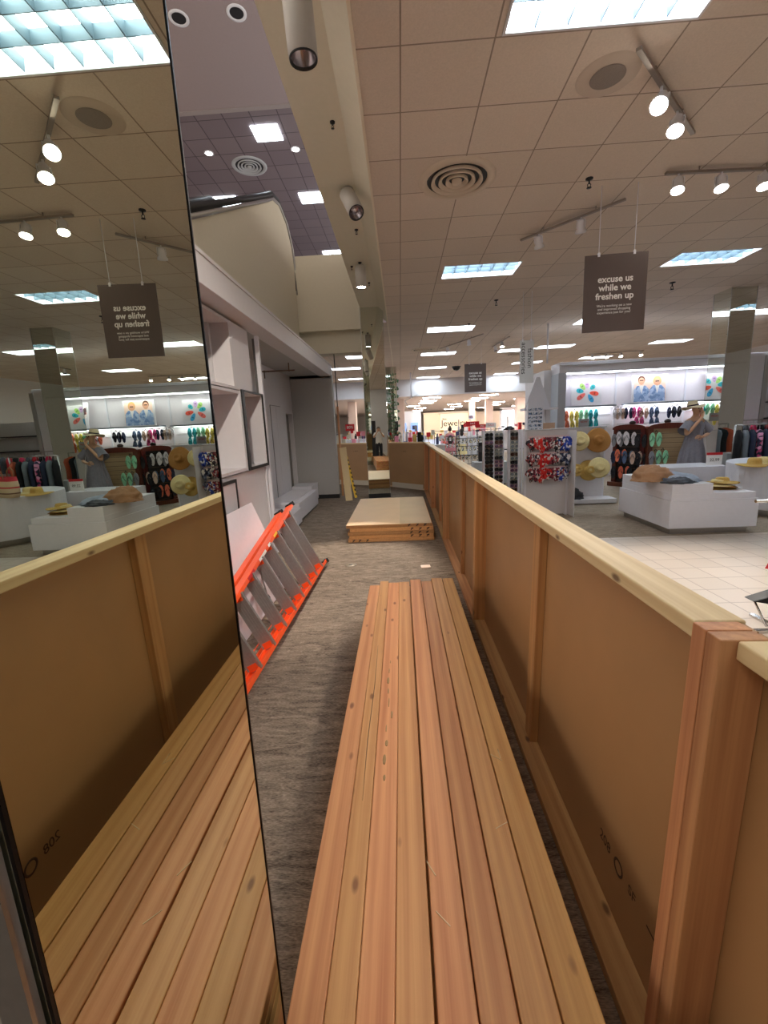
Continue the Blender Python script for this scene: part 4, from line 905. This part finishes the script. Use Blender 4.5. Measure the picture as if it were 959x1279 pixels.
# posters
def poster(name, label, c, w_, h_, rz=0, tilt=-6):
    t = thing(name, label, 'poster', c, 0, None, (R(tilt),0,rz)); G().box(-w_/2,w_/2,0,.03,0,h_).build('board', mat('poster_white', (228,224,226), .5), t); return t
p = at(733,506,12.15); t = poster('sandal_poster', 'poster of seven bright sandals arranged in a star on the shoe wall', (p.x,12.2,1.968), .80,.66)
for k, (a, cc, ln) in enumerate(((90,(214,176,222),.8),(40,(70,190,196),.7),(-12,(240,90,70),1.1),(-60,(70,170,220),1.1),(215,(246,120,110),1.2),(168,(50,180,196),.9),(128,(176,220,120),.9))):
    d = Vector((math.cos(R(a)),0,math.sin(R(a)))); s = Vector((-d.z,0,d.x)); c0 = Vector((.02,-.002,.34))+d*.19; hl = .11*ln
    pts = [c0+d*hl*math.cos(q*PI/8)+s*.058*math.sin(q*PI/8)*(1+.25*math.cos(q*PI/8)) for q in range(16)]
    if a == -60: pts = [q-Vector((0,0,.0)) for q in pts]
    pts = [Vector((q.x, q.y, min(.64, max(.02, q.z)))) for q in pts]
    G().add(pts+[q-Vector((0,.003,0)) for q in pts], [list(range(16,32))]+[(i,(i+1)%16,16+(i+1)%16,16+i) for i in range(16)]).build('sandal_print', mat('print_%d' % k, cc, .5), t)
    st = [c0+d*.03+s*.03-Vector((0,.0035,0)), c0+d*.03-s*.03-Vector((0,.0035,0)), c0-d*.005-s*.03-Vector((0,.0035,0)), c0-d*.005+s*.03-Vector((0,.0035,0))]
    G().add([Vector((q.x,q.y,min(.64,max(.02,q.z)))) for q in st], [(0,1,2,3)]).build('strap_print', mat('printd_%d' % k, tuple(int(v*.72) for v in cc), .5), t)
p = at(812,503,12.15); t = poster('denim_poster', 'poster of two people in denim jackets on the shoe wall shelf', (p.x,12.2,1.968), .92,.72)
def disc(t, x, z, rx, rz_, m, name, y=-.002, n=18):
    pts = [(x+rx*math.cos(2*PI*q/n), y, z+rz_*math.sin(2*PI*q/n)) for q in range(n)]; G().add(pts, [list(range(n))]).build(name, m, t)
den = pattern('denim_print', [(150,176,214),(180,200,228),(120,150,196)], 14); skp = mat('skin_print', (232,170,136), .5); hp = mat('blonde_print', (228,176,112), .5); hb = mat('brown_hair_print', (96,60,44), .5)
pk = mat('peach_backdrop', (250,216,196), .5)
G().quad((-.40,-.001,.02),(.42,-.001,.02),(.42,-.001,.70),(-.40,-.001,.70)).build('backdrop_print', pk, t)
for x, z, hr_, s in ((-.21,.565,hb,1.1),(.20,.53,hp,1.25)):
    pts = [(x-.205,-.0025,.02),(x+.205,-.0025,.02),(x+.20,-.0025,.33),(x+.11,-.0025,.44),(x-.11,-.0025,.44),(x-.20,-.0025,.33)]
    G().add(pts, [tuple(range(6))]).build('jacket_print', den, t); G().add([(x-.06,-.003,.44),(x+.06,-.003,.44),(x+.0,-.003,.22)], [(0,1,2)]).build('shirt_print', paper, t)
    disc(t, x, z+.025, .085*s, .10*s, hr_, 'hair_print', -.0028); disc(t, x, z-.01, .078, .095, skp, 'face_print', -.0032); G().quad((x-.05,-.0036,z+.0),(x+.05,-.0036,z),(x+.05,-.0036,z+.025),(x-.05,-.0036,z+.025)).build('glasses_print', black, t)
p = at(893,505,12.1); t = poster('framed_poster', 'narrow white framed picture leaning at the right end of the shoe wall', (8.35,12.2,1.968), .34,.74, 0, -10); G().box(-.12,.12,-.006,0,.30,.66).build('picture_print', pattern('collage', [(240,220,210),(200,120,100),(90,60,60),(245,240,240)], 12), t)
# flip flops
def flip(m, ms):
    g = G()
    for s in (-1,1):
        pts = [(s*.052+.042*math.sin(q*PI/9)*(1 if math.cos(q*PI/9) > 0 else .85), .0, .13*math.cos(q*PI/9)) for q in range(18)]
        g.prism([(a[0], a[2]) for a in pts], 0, .018, 'Y', m=0)
        g.path([(s*.052,-.004,.075),(s*.052-.026,-.03,.01),(s*.052-.034,-.004,-.035)],.007,5,m=1); g.path([(s*.052,-.004,.075),(s*.052+.026,-.03,.01),(s*.052+.034,-.004,-.035)],.007,5,m=1)
    g.path([(-.02,.006,.13),(0,-.0,.17),(.02,.006,.13)],.006,6,m=2)
    return g.build('flip_flops', [m, ms, black])
FC = {'orange': (250,134,96), 'yellow': (246,226,110), 'mint': (160,228,184), 'turquoise': (54,196,206), 'navy': (36,46,80), 'pink': (244,96,166), 'beige': (226,196,176), 'slate blue': (90,114,150), 'white': (232,226,230), 'black': (30,30,38), 'grey': (150,150,156), 'coral': (240,120,90)}
fp = {}
def ff(x, y, Y, c, where, rot=(0,0,0)):
    if c not in fp: o = fp[c] = flip(mat('sole_'+c, FC[c], .6), mat('strap_'+c, tuple(int(v*.78) for v in FC[c]), .5))
    else: o = fp[c].copy(); C.objects.link(o)
    p = at(x, y, Y); o.location = p; o.rotation_euler = rot; o.scale = (1.35,1.35,1.15)
    tag(o, f'{c} flip flops {where}', 'flip flops', 'flip flops on display')
for x, y, c, w_ in ((704,520,'orange','top row under the sandal poster'),(705,532,'orange','second row under the sandal poster'),(717,520,'yellow','top row under the sandal poster'),(718,532,'yellow','second row under the sandal poster'),(729,518,'mint','top row under the sandal poster'),(741,518,'turquoise','top row under the sandal poster'),(741,530,'turquoise','second row under the sandal poster'),
    (771,516,'white','leftmost under the denim poster shelf'),(775,517,'beige','beside the white pair under the denim poster shelf'),(785,516,'navy','under the denim poster'),(795,515,'pink','top row right of the navy pair'),(798,527,'pink','second row below the other pink pair'),(804,516,'beige','right of the pink pair'),(817,515,'slate blue','top row left of the mannequin'),(817,528,'slate blue','second row left of the mannequin'),(845,514,'black','just left of the mannequin'),(839,515,'navy','left of the mannequin hat'),(872,515,'coral','just right of the mannequin head'),(877,516,'white','right of the mannequin head')):
    ff(x, y, 12.33, c, 'on the shoe wall, '+w_)
t = thing('grey_sign_card', 'small grey price card over the mint flip flops', 'price card', at(729,527,12.2)); G().box(-.14,.14,-.004,.004,-.13,.08).build('card', mat('card_grey', (176,176,180), .5), t); text('NOW', .07, 'card_print', redp, t, (0,-.006,0), (R(90),0,0))
# ------------------------------------------------------------------ wooden kiosks
def kiosk(label, pl, pr, h, dark=False, dep=.5):
    pl = Vector((pl.x,pl.y,0)); pr = Vector((pr.x,pr.y,0)); d = pr-pl; W = d.length; a = math.atan2(d.y,d.x); mid = (pl+pr)/2
    t = thing('shoe_kiosk', label, 'kiosk', mid, a); x = W/2
    G().box(-x,-x+.09,0,dep,.0,h-.06).build('side_post', red_wood, t, bevel=.004); G().box(x-.09,x,0,dep,0,h-.06).build('side_post', red_wood, t, bevel=.004)
    arch = [(-x-.02,h-.10),(x+.02,h-.10),(x+.02,h-.05)]+[(x*math.cos(q*PI/10), h-.05+.07*math.sin(q*PI/10)) for q in range(11)]+[(-x-.02,h-.05)]
    G().prism(arch, -.01, dep, 'Y').build('arched_top', red_wood, t)
    G().box(-x+.09,x-.09,.06,.09,.1,h-.1).build('slat_panel', [mat('black_slat_wall', (30,24,26), .5) if dark else slat_wood], t)
    g = G()
    for k in range(int((h-.2)/.1)): g.box(-x+.09,x-.09,.052,.061,.12+.1*k,.128+.1*k)
    g.build('slat_groove', mat('groove_dark', (112,88,66), .7), t); G().box(-x-.05,x+.05,-.08,dep+.04,0,.1).build('plinth', red_wood, t, bevel=.004)
    G().ball((0,dep/2,h+.05),(.07,.07,.05),12,8).build('finial', mat('dark_finial', (46,28,24), .4), t)
    return t, a
k1l, k1r = at(765,560,10.6), at(804,560,10.05)
k1, a1 = kiosk('dark cherry wood shoe kiosk filled with flip flops, left one', k1l, k1r, 1.42, True, dep=.3)
k2l, k2r = at(809,560,9.78), at(862,560,9.55)
k2, a2 = kiosk('cherry wood kiosk with pale slat panel left of the mannequin', k2l, k2r, 1.43)
k3, a3 = kiosk('cherry wood kiosk partly hidden right of the mannequin', at(873,560,11.0), at(888,560,10.7), 1.42, True, dep=.3)
for i, (x, y, c, w_) in enumerate(((777,547,'white','top row left'),(787,548,'white','top row middle'),(800,551,'black','top row right'),(775,569,'orange','middle row left'),(784,571,'slate blue','middle row centre'),(794,572,'beige','middle row right'),(779,590,'coral','bottom row left'),(770,590,'black','bottom row far left'),(770,571,'navy','middle row far left'),(771,550,'grey','top row far left'),(790,592,'black','bottom row right'),(801,574,'black','middle row far right'))):
    f = (x-765)/41.; ff(x, y, 10.55-.5*f-.12, c, 'in the dark kiosk, '+w_, (0,0,a1*.6))
ff(819,549,9.60,'mint','on the pale slat kiosk, upper left'); ff(827,571,9.55,'mint','low on the pale slat kiosk'); ff(818,572,9.57,'grey','low on the pale slat kiosk, beside the mint pair')
# ------------------------------------------------------------------ hanging signs
def hsign(c, w_, h_, label, rz=0, lines=None, small=None, m=None, tm=None, th=.012, wires=(.28,), vert=None):
    t = thing('hanging_sign', label, 'hanging sign', c, rz); m = m or dark_brown_sign; tm = tm or paper
    G().box(-w_/2,w_/2,-th/2,th/2,-h_,0).build('sign_board', m, t, bevel=.001)
    for s in (-1,1): G().tube((s*w_*wires[0],0,0),(s*w_*wires[0],0,4.05-c[2]),.004,n=6).build('wire', white, t); G().box(s*w_*wires[0]-.012,s*w_*wires[0]+.012,-.01,.01,-.02,.02).build('clip', white, t)
    for side in (0,1):
        yy = -th/2-.0008 if not side else th/2+.0008; rr = (R(90),0,0) if not side else (R(90),0,PI)
        for li, ln in enumerate((lines or '').split('\n')):
            if ln: text(ln, h_*.118, 'sign_print', tm, t, (0,yy,-h_*(.32+.11*li)), rr, .0006, bold=.0022)
        for li, ln in enumerate((small or '').split('\n')):
            if ln: text(ln, h_*.046, 'small_sign_print', tm, t, (0,yy,-h_*(.66+.045*li)), rr, .0006)
        if vert: text(vert, .13, 'sign_print', ink, t, (0,yy,-h_*.42), (R(90),R(90),0) if not side else (R(90),R(90),PI), .0006, space=.9)
    return t
p0, p1 = at(734,321,5.32), at(806.5,316,5.22)
hsign(((p0.x+p1.x)/2,5.27,p0.z), .66, .80, 'near taupe sign hanging by wires, reading excuse us while we freshen up', R(-4), 'excuse us\nwhile we\nfreshen up', "We're working on a new\nand improved shopping\nexperience just for you!")
p0, p1 = at(580,455,14.), at(607,453,14.)
hsign(((p0.x+p1.x)/2,14.,p0.z), .66, .84, 'far taupe sign hanging over the aisle, reading excuse us while we freshen up', 0, 'excuse us\nwhile we\nfreshen up', "We're working on a new\nand improved shopping\nexperience just for you!")
fm = mat('frosted_banner', (206,204,202), .4)
p0 = at(658,425,9.0); hsign((p0.x,9.0,p0.z+.0), .27, .80, 'frosted vertical banner reading fashion accessories', 0, None, None, fm, None, .008, (.3,), 'fashion\naccessories')
t = thing('drop_pole', 'thin white pole dropping from the ceiling to the shoe wall corner', 'pole', (at(683,460,12.0).x,12.0,3.07)); G().tube((0,0,0),(0,0,.98),.02,n=10).build('pole', white, t)
t = thing('drop_pole', 'thin white pole with a small bracket hanging near the bulkhead', 'pole', (at(513,480,21).x,21.,2.9)); G().tube((0,0,0),(0,0,1.15),.03,n=8).build('pole', white, t); G().bar((-.3,0,-.1),(.3,0,.15),.04,.03).bar((-.3,0,-.1),(-.1,0,-.5),.03,.03).build('bracket', steel, t)
# ------------------------------------------------------------------ shoppers
t = thing('person', 'shopper in a pink dress with a dark backpack walking away', 'person', (at(562,560,17.8).x,17.8,0), PI, None)
body(t, skinc, hang, .88, step=.10, female=True); face(t, .88, skinc, hair=hair_d, style='bun')
pinkd = mat('pink_dress', (196,122,128), .85, var=.06)
g = shell([(.27,.42),(.24,.60),(.20,.80),(.15,.95),(.145,1.08),(.15,1.2),(.10,1.26)], n=40, fold=.06, ell=.7); sleeve(g, (-.11,0,1.2), (-.2,.01,1.0), .06, .055); sleeve(g, (.11,0,1.2), (.2,.01,1.0), .06, .055); g.build('dress', pinkd, t)
G().ball((0,.16,1.02),(.12,.08,.18),14,10).build('backpack', mat('dark_backpack', (60,42,46), .7), t)
o = heap('coral_garment', 'coral garment carried over the arm of the pink shopper', (at(555,555,17.7).x-.05,17.75,.70),(.12,.10,.42), mat('coral_cloth', (232,110,96), .8), 4, 'clothes')
t = thing('person', 'shopper with long dark hair in a pale top and yellow skirt', 'person', (at(577,560,17.2).x,17.2,0), PI*.9, None)
body(t, skinc, hang, .84, step=-.12, female=True); face(t, .84, skinc, hair=hair_d, style='long')
g = shell([(.145,.82),(.14,.95),(.145,1.1),(.10,1.2)], n=30, ell=.7); sleeve(g, (-.11,0,1.15), (-.19,.01,.95), .06, .05); sleeve(g, (.11,0,1.15), (.19,.01,.95), .06, .05); g.build('top', white2, t)
shell([(.20,.45),(.18,.65),(.15,.85)], n=30, fold=.05, ell=.75).build('skirt', mat('pale_yellow', (224,206,150), .8), t)
# ------------------------------------------------------------------ far sales floor
t = thing('jewelry_wall', 'cream back wall with lit panel and the word Jewelry', 'display wall', (4.2,34,0))
G().box(-2.4,1.6,0,.15,0,2.55).build('wall_panel', mat('jewelry_wall_cream', (236,216,188), .6), t); G().box(1.6,7.0,.3,.45,0,2.45).build('side_panel', creamd, t); G().box(-1.15,1.25,-.06,0,1.0,2.42).build('lit_panel', mat('warm_lit_panel', (255,236,206), .6, emit=(255,226,180), estr=.12), t)
G().box(-1.3,1.4,-.16,0,2.42,2.56).build('frame_top', cream, t)
text('Jewelry', .66, 'sign_letters', ink, t, (-.1,-.08,1.68), (R(90),0,0), .01); text('fine', .22, 'sign_letters', ink, t, (-.82,-.08,2.02), (R(90),0,0), .01)
t = thing('wide_partition', 'grey partition with two blue screens in the far hall', 'partition', (.6,33,0)); G().box(-1.7,.95,0,.1,0,2.7).build('panel', mat('partition_grey', (196,200,204), .7), t)
for x, w_ in ((-.6,.9),(.45,.55)): G().box(x-w_/2,x+w_/2,-.08,0,1.25,1.85).build('screen', mat('blue_screen', (96,120,170), .3, emit=(110,140,200), estr=.6), t); G().box(x-w_*.3,x+w_*.3,-.085,-.08,1.35,1.65).build('screen_picture', mat('screen_dark', (40,44,74), .3), t)
colm = mat('far_column_pink', (226,204,192), .7)
for x, y, w_ in ((5.3,33,.42),(6.35,32,.5),(8.3,31,.6),(.02,26.5,.5),(-2.9,27,.5),(10.5,30,.6)):
    t = thing('square_column', 'plain pale column of the far hall '+{5.3:'left of the trio, slimmest',6.35:'middle of the trio',8.3:'right of the trio, widest',.02:'just right of the mirrored column',-2.9:'seen left of the mirrored column',10.5:'behind the shoe wall end'}[x], 'column', (x,y,0))
    G().box(-w_/2,w_/2,-w_/2,w_/2,0,3.2).build('shaft', colm, t, bevel=.01); G().box(-w_/2-.03,w_/2+.03,-w_/2-.03,w_/2+.03,0,.15).build('base_block', white2, t)
t = thing('far_doorway', 'bright white doorway display in the far hall', 'doorway', (7.6,31.5,0)); G().box(-.55,-.42,0,.2,0,2.5).box(.42,.55,0,.2,0,2.5).box(-.55,.55,0,.2,2.4,2.6).build('frame', white, t); G().box(-.42,.42,.15,.2,0,2.4).build('lit_back', mat('lit_white', (255,255,255), .6, emit=(240,245,255), estr=1.), t); G().box(-.06,.06,.1,.14,.8,2.0).build('figure_shape', greyp, t)
# display cases with boxes and bottles (many small goods)
def case(x, y, W, label, h=.95, n=8, seed=0, D=.5, tint=None, gname='goods on the far cases', hi=.35):
    random.seed(seed); t = thing('display_case', label, 'display case', (x,y,0)); G().box(-W/2,W/2,-D/2,D/2,.06,h).build('cabinet', tint or white2, t, bevel=.004); G().box(-W/2+.03,W/2-.03,-D/2+.03,D/2-.03,0,.06).build('kick_base', black, t); G().box(-W/2-.02,W/2+.02,-D/2-.02,D/2+.02,h,h+.03).build('counter_top', white, t, bevel=.003)
    cols = [white,blackm,mat('pink_box', (232,150,170), .5),mat('navy_box', (50,56,96), .5),straw_g,mat('grey_box', (150,150,158), .5),redp,cream]
    cn = ['white','black','pink','navy','golden','grey','red','cream']
    for k in range(n):
        q = random.randrange(8); xx = x-W/2+W*(k+.5)/n; hh = random.uniform(.10,hi); r_ = min(W/n*.42, .09); kind = random.randrange(3)
        yy = y+random.uniform(-D*.25, D*.1)
        if kind == 0: o = G().box(-r_,r_,-r_,r_,0,hh).build('product_box', [cols[q]], loc=(xx,yy,h+.0305), bevel=.003); nm = 'box'
        elif kind == 1: o = G().lathe([(0,0),(r_*.7,0),(r_*.75,.01),(r_*.75,hh*.6),(r_*.3,hh*.72),(r_*.3,hh*.8),(r_*.36,hh*.8),(r_*.36,hh),(0,hh)], 14).build('bottle', [cols[q]], loc=(xx,yy,h+.0305)); nm = 'bottle'
        else: o = G().tube((0,0,0),(0,0,.02),r_*.8,n=14).tube((0,0,.02),(0,0,hh*.7),.008,n=6).box(-r_,r_,-.01,.01,hh*.7,hh*1.1).build('card_stand', [cols[q]], loc=(xx,yy,h+.0305)); nm = 'card stand'
        tag(o, f'small {cn[q]} {nm} on the {label}', nm, gname)
    return t
case(.55,13.2,1.5,'makeup counter right beyond the far barrier corner',1.02,11,1,hi=.42); case(.1,15.5,1.0,'second makeup counter behind the first beyond the barrier',1.05,9,2,hi=.5); case(-1.55,15.2,1.7,'makeup counter seen left of the slim mirrored column',1.05,10,3,hi=.5)
case(1.35,20.5,1.4,'glass jewelry case left of the pink shopper',.95,10,4,tint=mat('lit_case', (226,228,240), .3, emit=(220,226,255), estr=.25)); case(3.2,22.5,2.4,'long white jewelry case behind the shoppers',1.0,12,5); case(.3,27,1.6,'distant white case in the far hall',1.05,8,6); case(4.6,27.5,2.2,'cream case in front of the jewelry wall',1.1,10,7,hi=.5); case(-2.6,21,1.8,'distant case left of the mirrored column',1.1,10,8,hi=.5)
case(6.6,26,2.4,'wide case below the pale trio of columns',1.1,10,9,hi=.5)
t = thing('rolling_stool', 'black padded stool left of the pink shopper', 'stool', (at(543,560,16.5).x,16.5,0)); G().lathe([(0,.60),(.17,.60),(.19,.64),(.17,.70),(0,.71)], 20).build('seat', black, t); G().tube((0,0,.05),(0,0,.6),.03).build('pillar', steel, t); G().lathe([(0,.0),(.2,0),(.2,.02),(.04,.06)], 20).build('foot_ring', steel, t)
t = thing('makeup_bust', 'small black bust stand on the first makeup counter', 'stand', (.62,12.95,1.052)); G().lathe([(0,0),(.06,0),(.06,.02),(.02,.05),(.02,.14),(.05,.2),(.045,.27),(.02,.31),(0,.32)], 14).build('bust', black, t)
# green garland column
t = thing('garland_column', 'slim mirrored display column wrapped in a green garland right behind the far column', 'column', (at(490,510,13.8).x,13.8,0)); G().box(-.16,.16,-.16,.16,0,3.4).build('shaft', mir2, t); gg = G(); random.seed(3)
for k in range(160): z = 1.2+k*.0125; a = k*.35; c = Vector((.19*math.cos(a),-.19*abs(math.sin(a)),z)); gg.ball(c,(.05,.02,.03),6,4,M=Euler((random.random()*3,random.random()*3,a)).to_matrix())
gg.build('garland', mat('garland_green', (88,120,88), .7, var=.2), t)
# merchandise stands with red sale signs
def gridstand(x, y, label, n=3, seed=0):
    random.seed(seed); t = thing('jewelry_stand', label, 'display rack', (x,y,0)); g = G()
    for s in (-.4,.4): g.tube((s,0,0),(s,0,1.42),.012,n=6)
    for z in (.5,.75,1.0,1.22,1.42): g.tube((-.4,0,z),(.4,0,z),.008,n=6)
    for s in (-.4,.4): g.bar((s,-.2,.01),(s,.2,.01),.03,.02)
    g.build('frame', blackm, t)
    for z in (1.22,1.0,.75):
        for k in range(7): G().box(-.36+.11*k,-.29+.11*k,-.02,-.008,z-.13,z-.01).build('jewelry_card', pattern('cards_jewel', [(240,238,236),(80,70,60),(210,190,140),(150,160,170)], 50), t)
    return t
gridstand(1.95,12.4,'black wire jewelry stand left of the black framed board',seed=1); gridstand(2.75,13.6,'black wire jewelry stand behind the sunglasses racks',seed=2); gridstand(1.5,14.4,'wire stand of cards beside the yellow skirted shopper',seed=3)
t = thing('black_framed_board', 'black framed board standing on the grey cabinet', 'board', (at(603,565,11.6).x,11.6,.62)); G().box(-.12,.12,-.02,.02,0,.50).build('board', black, t); G().box(-.10,.10,-.025,-.02,.25,.4).build('picture', mat('dim_picture', (70,66,70), .4), t)
t = thing('grey_cabinet', 'pale grey cabinet just behind the barrier, below the black framed board', 'cabinet', (at(607,590,11.6).x,11.6,0)); G().box(-.34,.5,-.25,.25,.05,.615).build('cabinet_body', mat('cabinet_grey', (176,184,188), .5), t, bevel=.004); G().box(-.3,.46,-.2,.2,0,.05).build('kick_base', black, t)
def redsign(x, y, Y, w_, h_, label, txt='SALE', bg=None):
    p = at(x, y, Y); t = thing('sale_sign', label, 'sale sign', (p.x,Y,p.z-h_/2), 0, 'red sale signs'); G().box(-w_/2,w_/2,-.01,.01,0,h_).build('sign_board', bg or redp, t); text(txt, h_*.6, 'sign_print', paper if not bg else redp, t, (0,-.012,h_/2), (R(90),0,0)); G().tube((0,.02,-(p.z-h_/2)),(0,.02,0),.012,n=6).build('stand_pole', steel, t)
redsign(590,529,13.5,.40,.12,'long red sale sign behind the yellow skirted shopper'); redsign(602,532,14.5,.42,.11,'red sale sign in the middle of the jewelry stands'); redsign(584,531,16,.3,.12,'small red sale sign nearest the shopper with long hair'); redsign(613,531,13.2,.30,.14,'white and red sale sign left of the column','SALE',paper); redsign(437,534,14.6,.30,.22,'red square sale sign seen left of the slim mirrored column','80%'); redsign(588,521,15,.14,.12,'small blue and white sign above the sale signs','NEW',mat('blue_white', (196,208,236), .5))
# far right: clothes racks
def garment(g_loc, m, label, ln=.7, rz=0, grp=None, name='hanging_garment'):
    t = thing(name, label, 'clothes', g_loc, rz, grp)
    vs = []; n = 16
    for i, (w_, z) in enumerate([(.04,.0),(.16,-.05),(.19,-.12),(.17,-.35),(.19,-ln)]):
        for j in range(n): a = 2*PI*j/n; vs.append((w_*math.cos(a)*(1+.06*math.sin(a*5+i)), (.03+.02*min(i,2))*math.sin(a), z))
    o = G().add(vs, [(i*n+j, i*n+(j+1) % n, (i+1)*n+(j+1) % n, (i+1)*n+j) for i in range(4) for j in range(n)], 0, True).build('cloth', m, t)
    G().path([(0,0,0),(0,0,.05),(.02,0,.075),(.0,0,.095),(-.02,0,.08)],.004,6).build('hanger_hook', steel, t)
    return t
def rack(x0, x1, y, h, label):
    t = thing('clothes_rack', label, 'clothes rack', ((x0+x1)/2,y,0)); a = (x1-x0)/2
    G().tube((-a,0,h),(a,0,h),.013,n=8).tube((-a,0,0.02),(-a,0,h),.016,n=8).tube((a,0,.02),(a,0,h),.016,n=8).bar((-a,-.25,.02),(-a,.25,.02),.04,.04).bar((a,-.25,.02),(a,.25,.02),.04,.04).build('frame', steel, t); return t
rack(6.45,7.5,8.75,1.36,'clothes rack of navy and grey garments right of the mannequin')
navyc = mat('navy_cloth', (40,48,72), .85); gc = mat('slate_cloth', (112,120,128), .85); pf = pattern('pink_floral', [(40,40,66),(232,160,196),(200,70,120),(40,40,66)], 18); blk = mat('black_cloth', (24,24,28), .85)
for k, (m, nm) in enumerate(((blk,'black'),(gc,'slate grey'),(navyc,'navy'),(pf,'pink floral'),(navyc,'dark blue'),(gc,'grey'),(blk,'jet black'),(mat('rust_cloth', (176,80,50), .85),'rust brown'))):
    garment((6.52+.13*k,8.75,1.265), m, f'{nm} garment hanging on the rack right of the mannequin', .62+.05*(k % 3), R(62), 'garments on the rack right of the mannequin')
rack(6.9,10.2,10.9,1.40,'long far clothes rack of pink and red tops behind the mirrored column')
for k in range(18):
    m = [mat('hot_pink_cloth', (214,50,96), .85), blk, mat('red_cloth', (196,40,56), .85), greyc][k % 4]; nm = ['hot pink','black','red','charcoal'][k % 4]
    garment((7.05+.175*k,10.9,1.305), m, f'{nm} top on the long far clothes rack', .42, R(60), 'tops on the long far rack')
t = thing('fitted_shelf_wall', 'dark framed shelf wall with boots behind the mirrored column', 'shelf unit', (10.3,11.7,0)); G().box(-1.2,1.4,.1,.14,0,2.2).build('back_panel', white2, t)
for z in (.6,1.0,1.4,1.8): G().box(-1.2,1.4,-.2,.1,z,z+.03).build('shelf', blackm, t)
garment((5.95,6.25,1.60), mat('yellow_cloth', (236,196,50), .85), 'yellow dress hanging above the striped bag, seen in the mirror', .75, R(20)); post(5.95,6.262,0,1.69,'slim chrome post carrying the yellow dress',steel,.02)
# bottom right corner rack
t = thing('garment_stand', 'chrome garment stand at the right edge of the aisle', 'clothes rack', (2.78,3.1,0)); G().tube((0,0,0.02),(0,0,1.0),.014,n=8).tube((-.3,0,1.0),(.3,0,1.0),.012,n=8).bar((-.28,0,.01),(.28,0,.01),.04,.02).bar((0,-.28,.01),(0,.28,.01),.04,.02).path([(-.25,-.02,.28),(-.2,-.1,.1),(0,-.12,.06),(.2,-.1,.2)],.008,6).build('frame', chrome, t)
garment((2.80,3.1,.90), mat('red_jersey', (206,56,66), .85), 'red garment hanging at the right edge of the frame', .40, R(0)); 
t = thing('folding_chair_bag', 'black fabric bag hooked low on the chrome stand', 'bag', (2.745,3.02,.16)); G().prism([(-.30,.14),(-.05,.22),(.25,.24),(.25,.05),(0,.02),(-.1,.10)], -.05, .05, 'Y').build('bag_body', black, t, bevel=.01); G().path([(-.1,-.05,.1),(-.14,-.06,-.02),(-.05,-.06,-.10),(.1,-.05,-.05)],.006,6).build('strap', blackm, t)
o = heap('pink_cloth', 'pink cloth heap low at the right frame edge', (2.82,2.86,.0),(.14,.10,.12), mat('salmon_cloth', (226,130,120), .85), 17, 'clothes')
# region behind the camera (seen in the far mirror)
t = thing('dark_shelving', 'dark shelving behind the camera, seen in the far mirror', 'shelf unit', (-.9,-5.2,0)); G().box(-1.0,1.0,0,.4,0,2.0).build('carcass', mat('dark_carcass', (46,42,44), .6), t)
for z in (.5,1.0,1.5): G().box(-.95,.95,-.04,.0,z,z+.04).build('shelf_edge', greyp, t)
o = thing('back_sign', 'white sign board above the dark shelving behind the camera', 'sign', (-.9,-5.1,2.05)); G().box(-.7,.7,-.02,.02,0,.75).build('board', mat('lit_sign', (250,244,228), .6, emit=(255,244,222), estr=.5), o)
# ------------------------------------------------------------------ spots at the lit far can, the added unseen fill can, the unlit near can
spot((-.55,7.46,3.80),(-.75,4.9,0),260,.62); spot((-.62,1.12,3.78),(-1.9,4.4,1.0),150,1.1); spot((-.5,2.92,3.8),(-.45,4.4,0),10,.8)
"""lamps of the ceiling openings are the troffers themselves"""
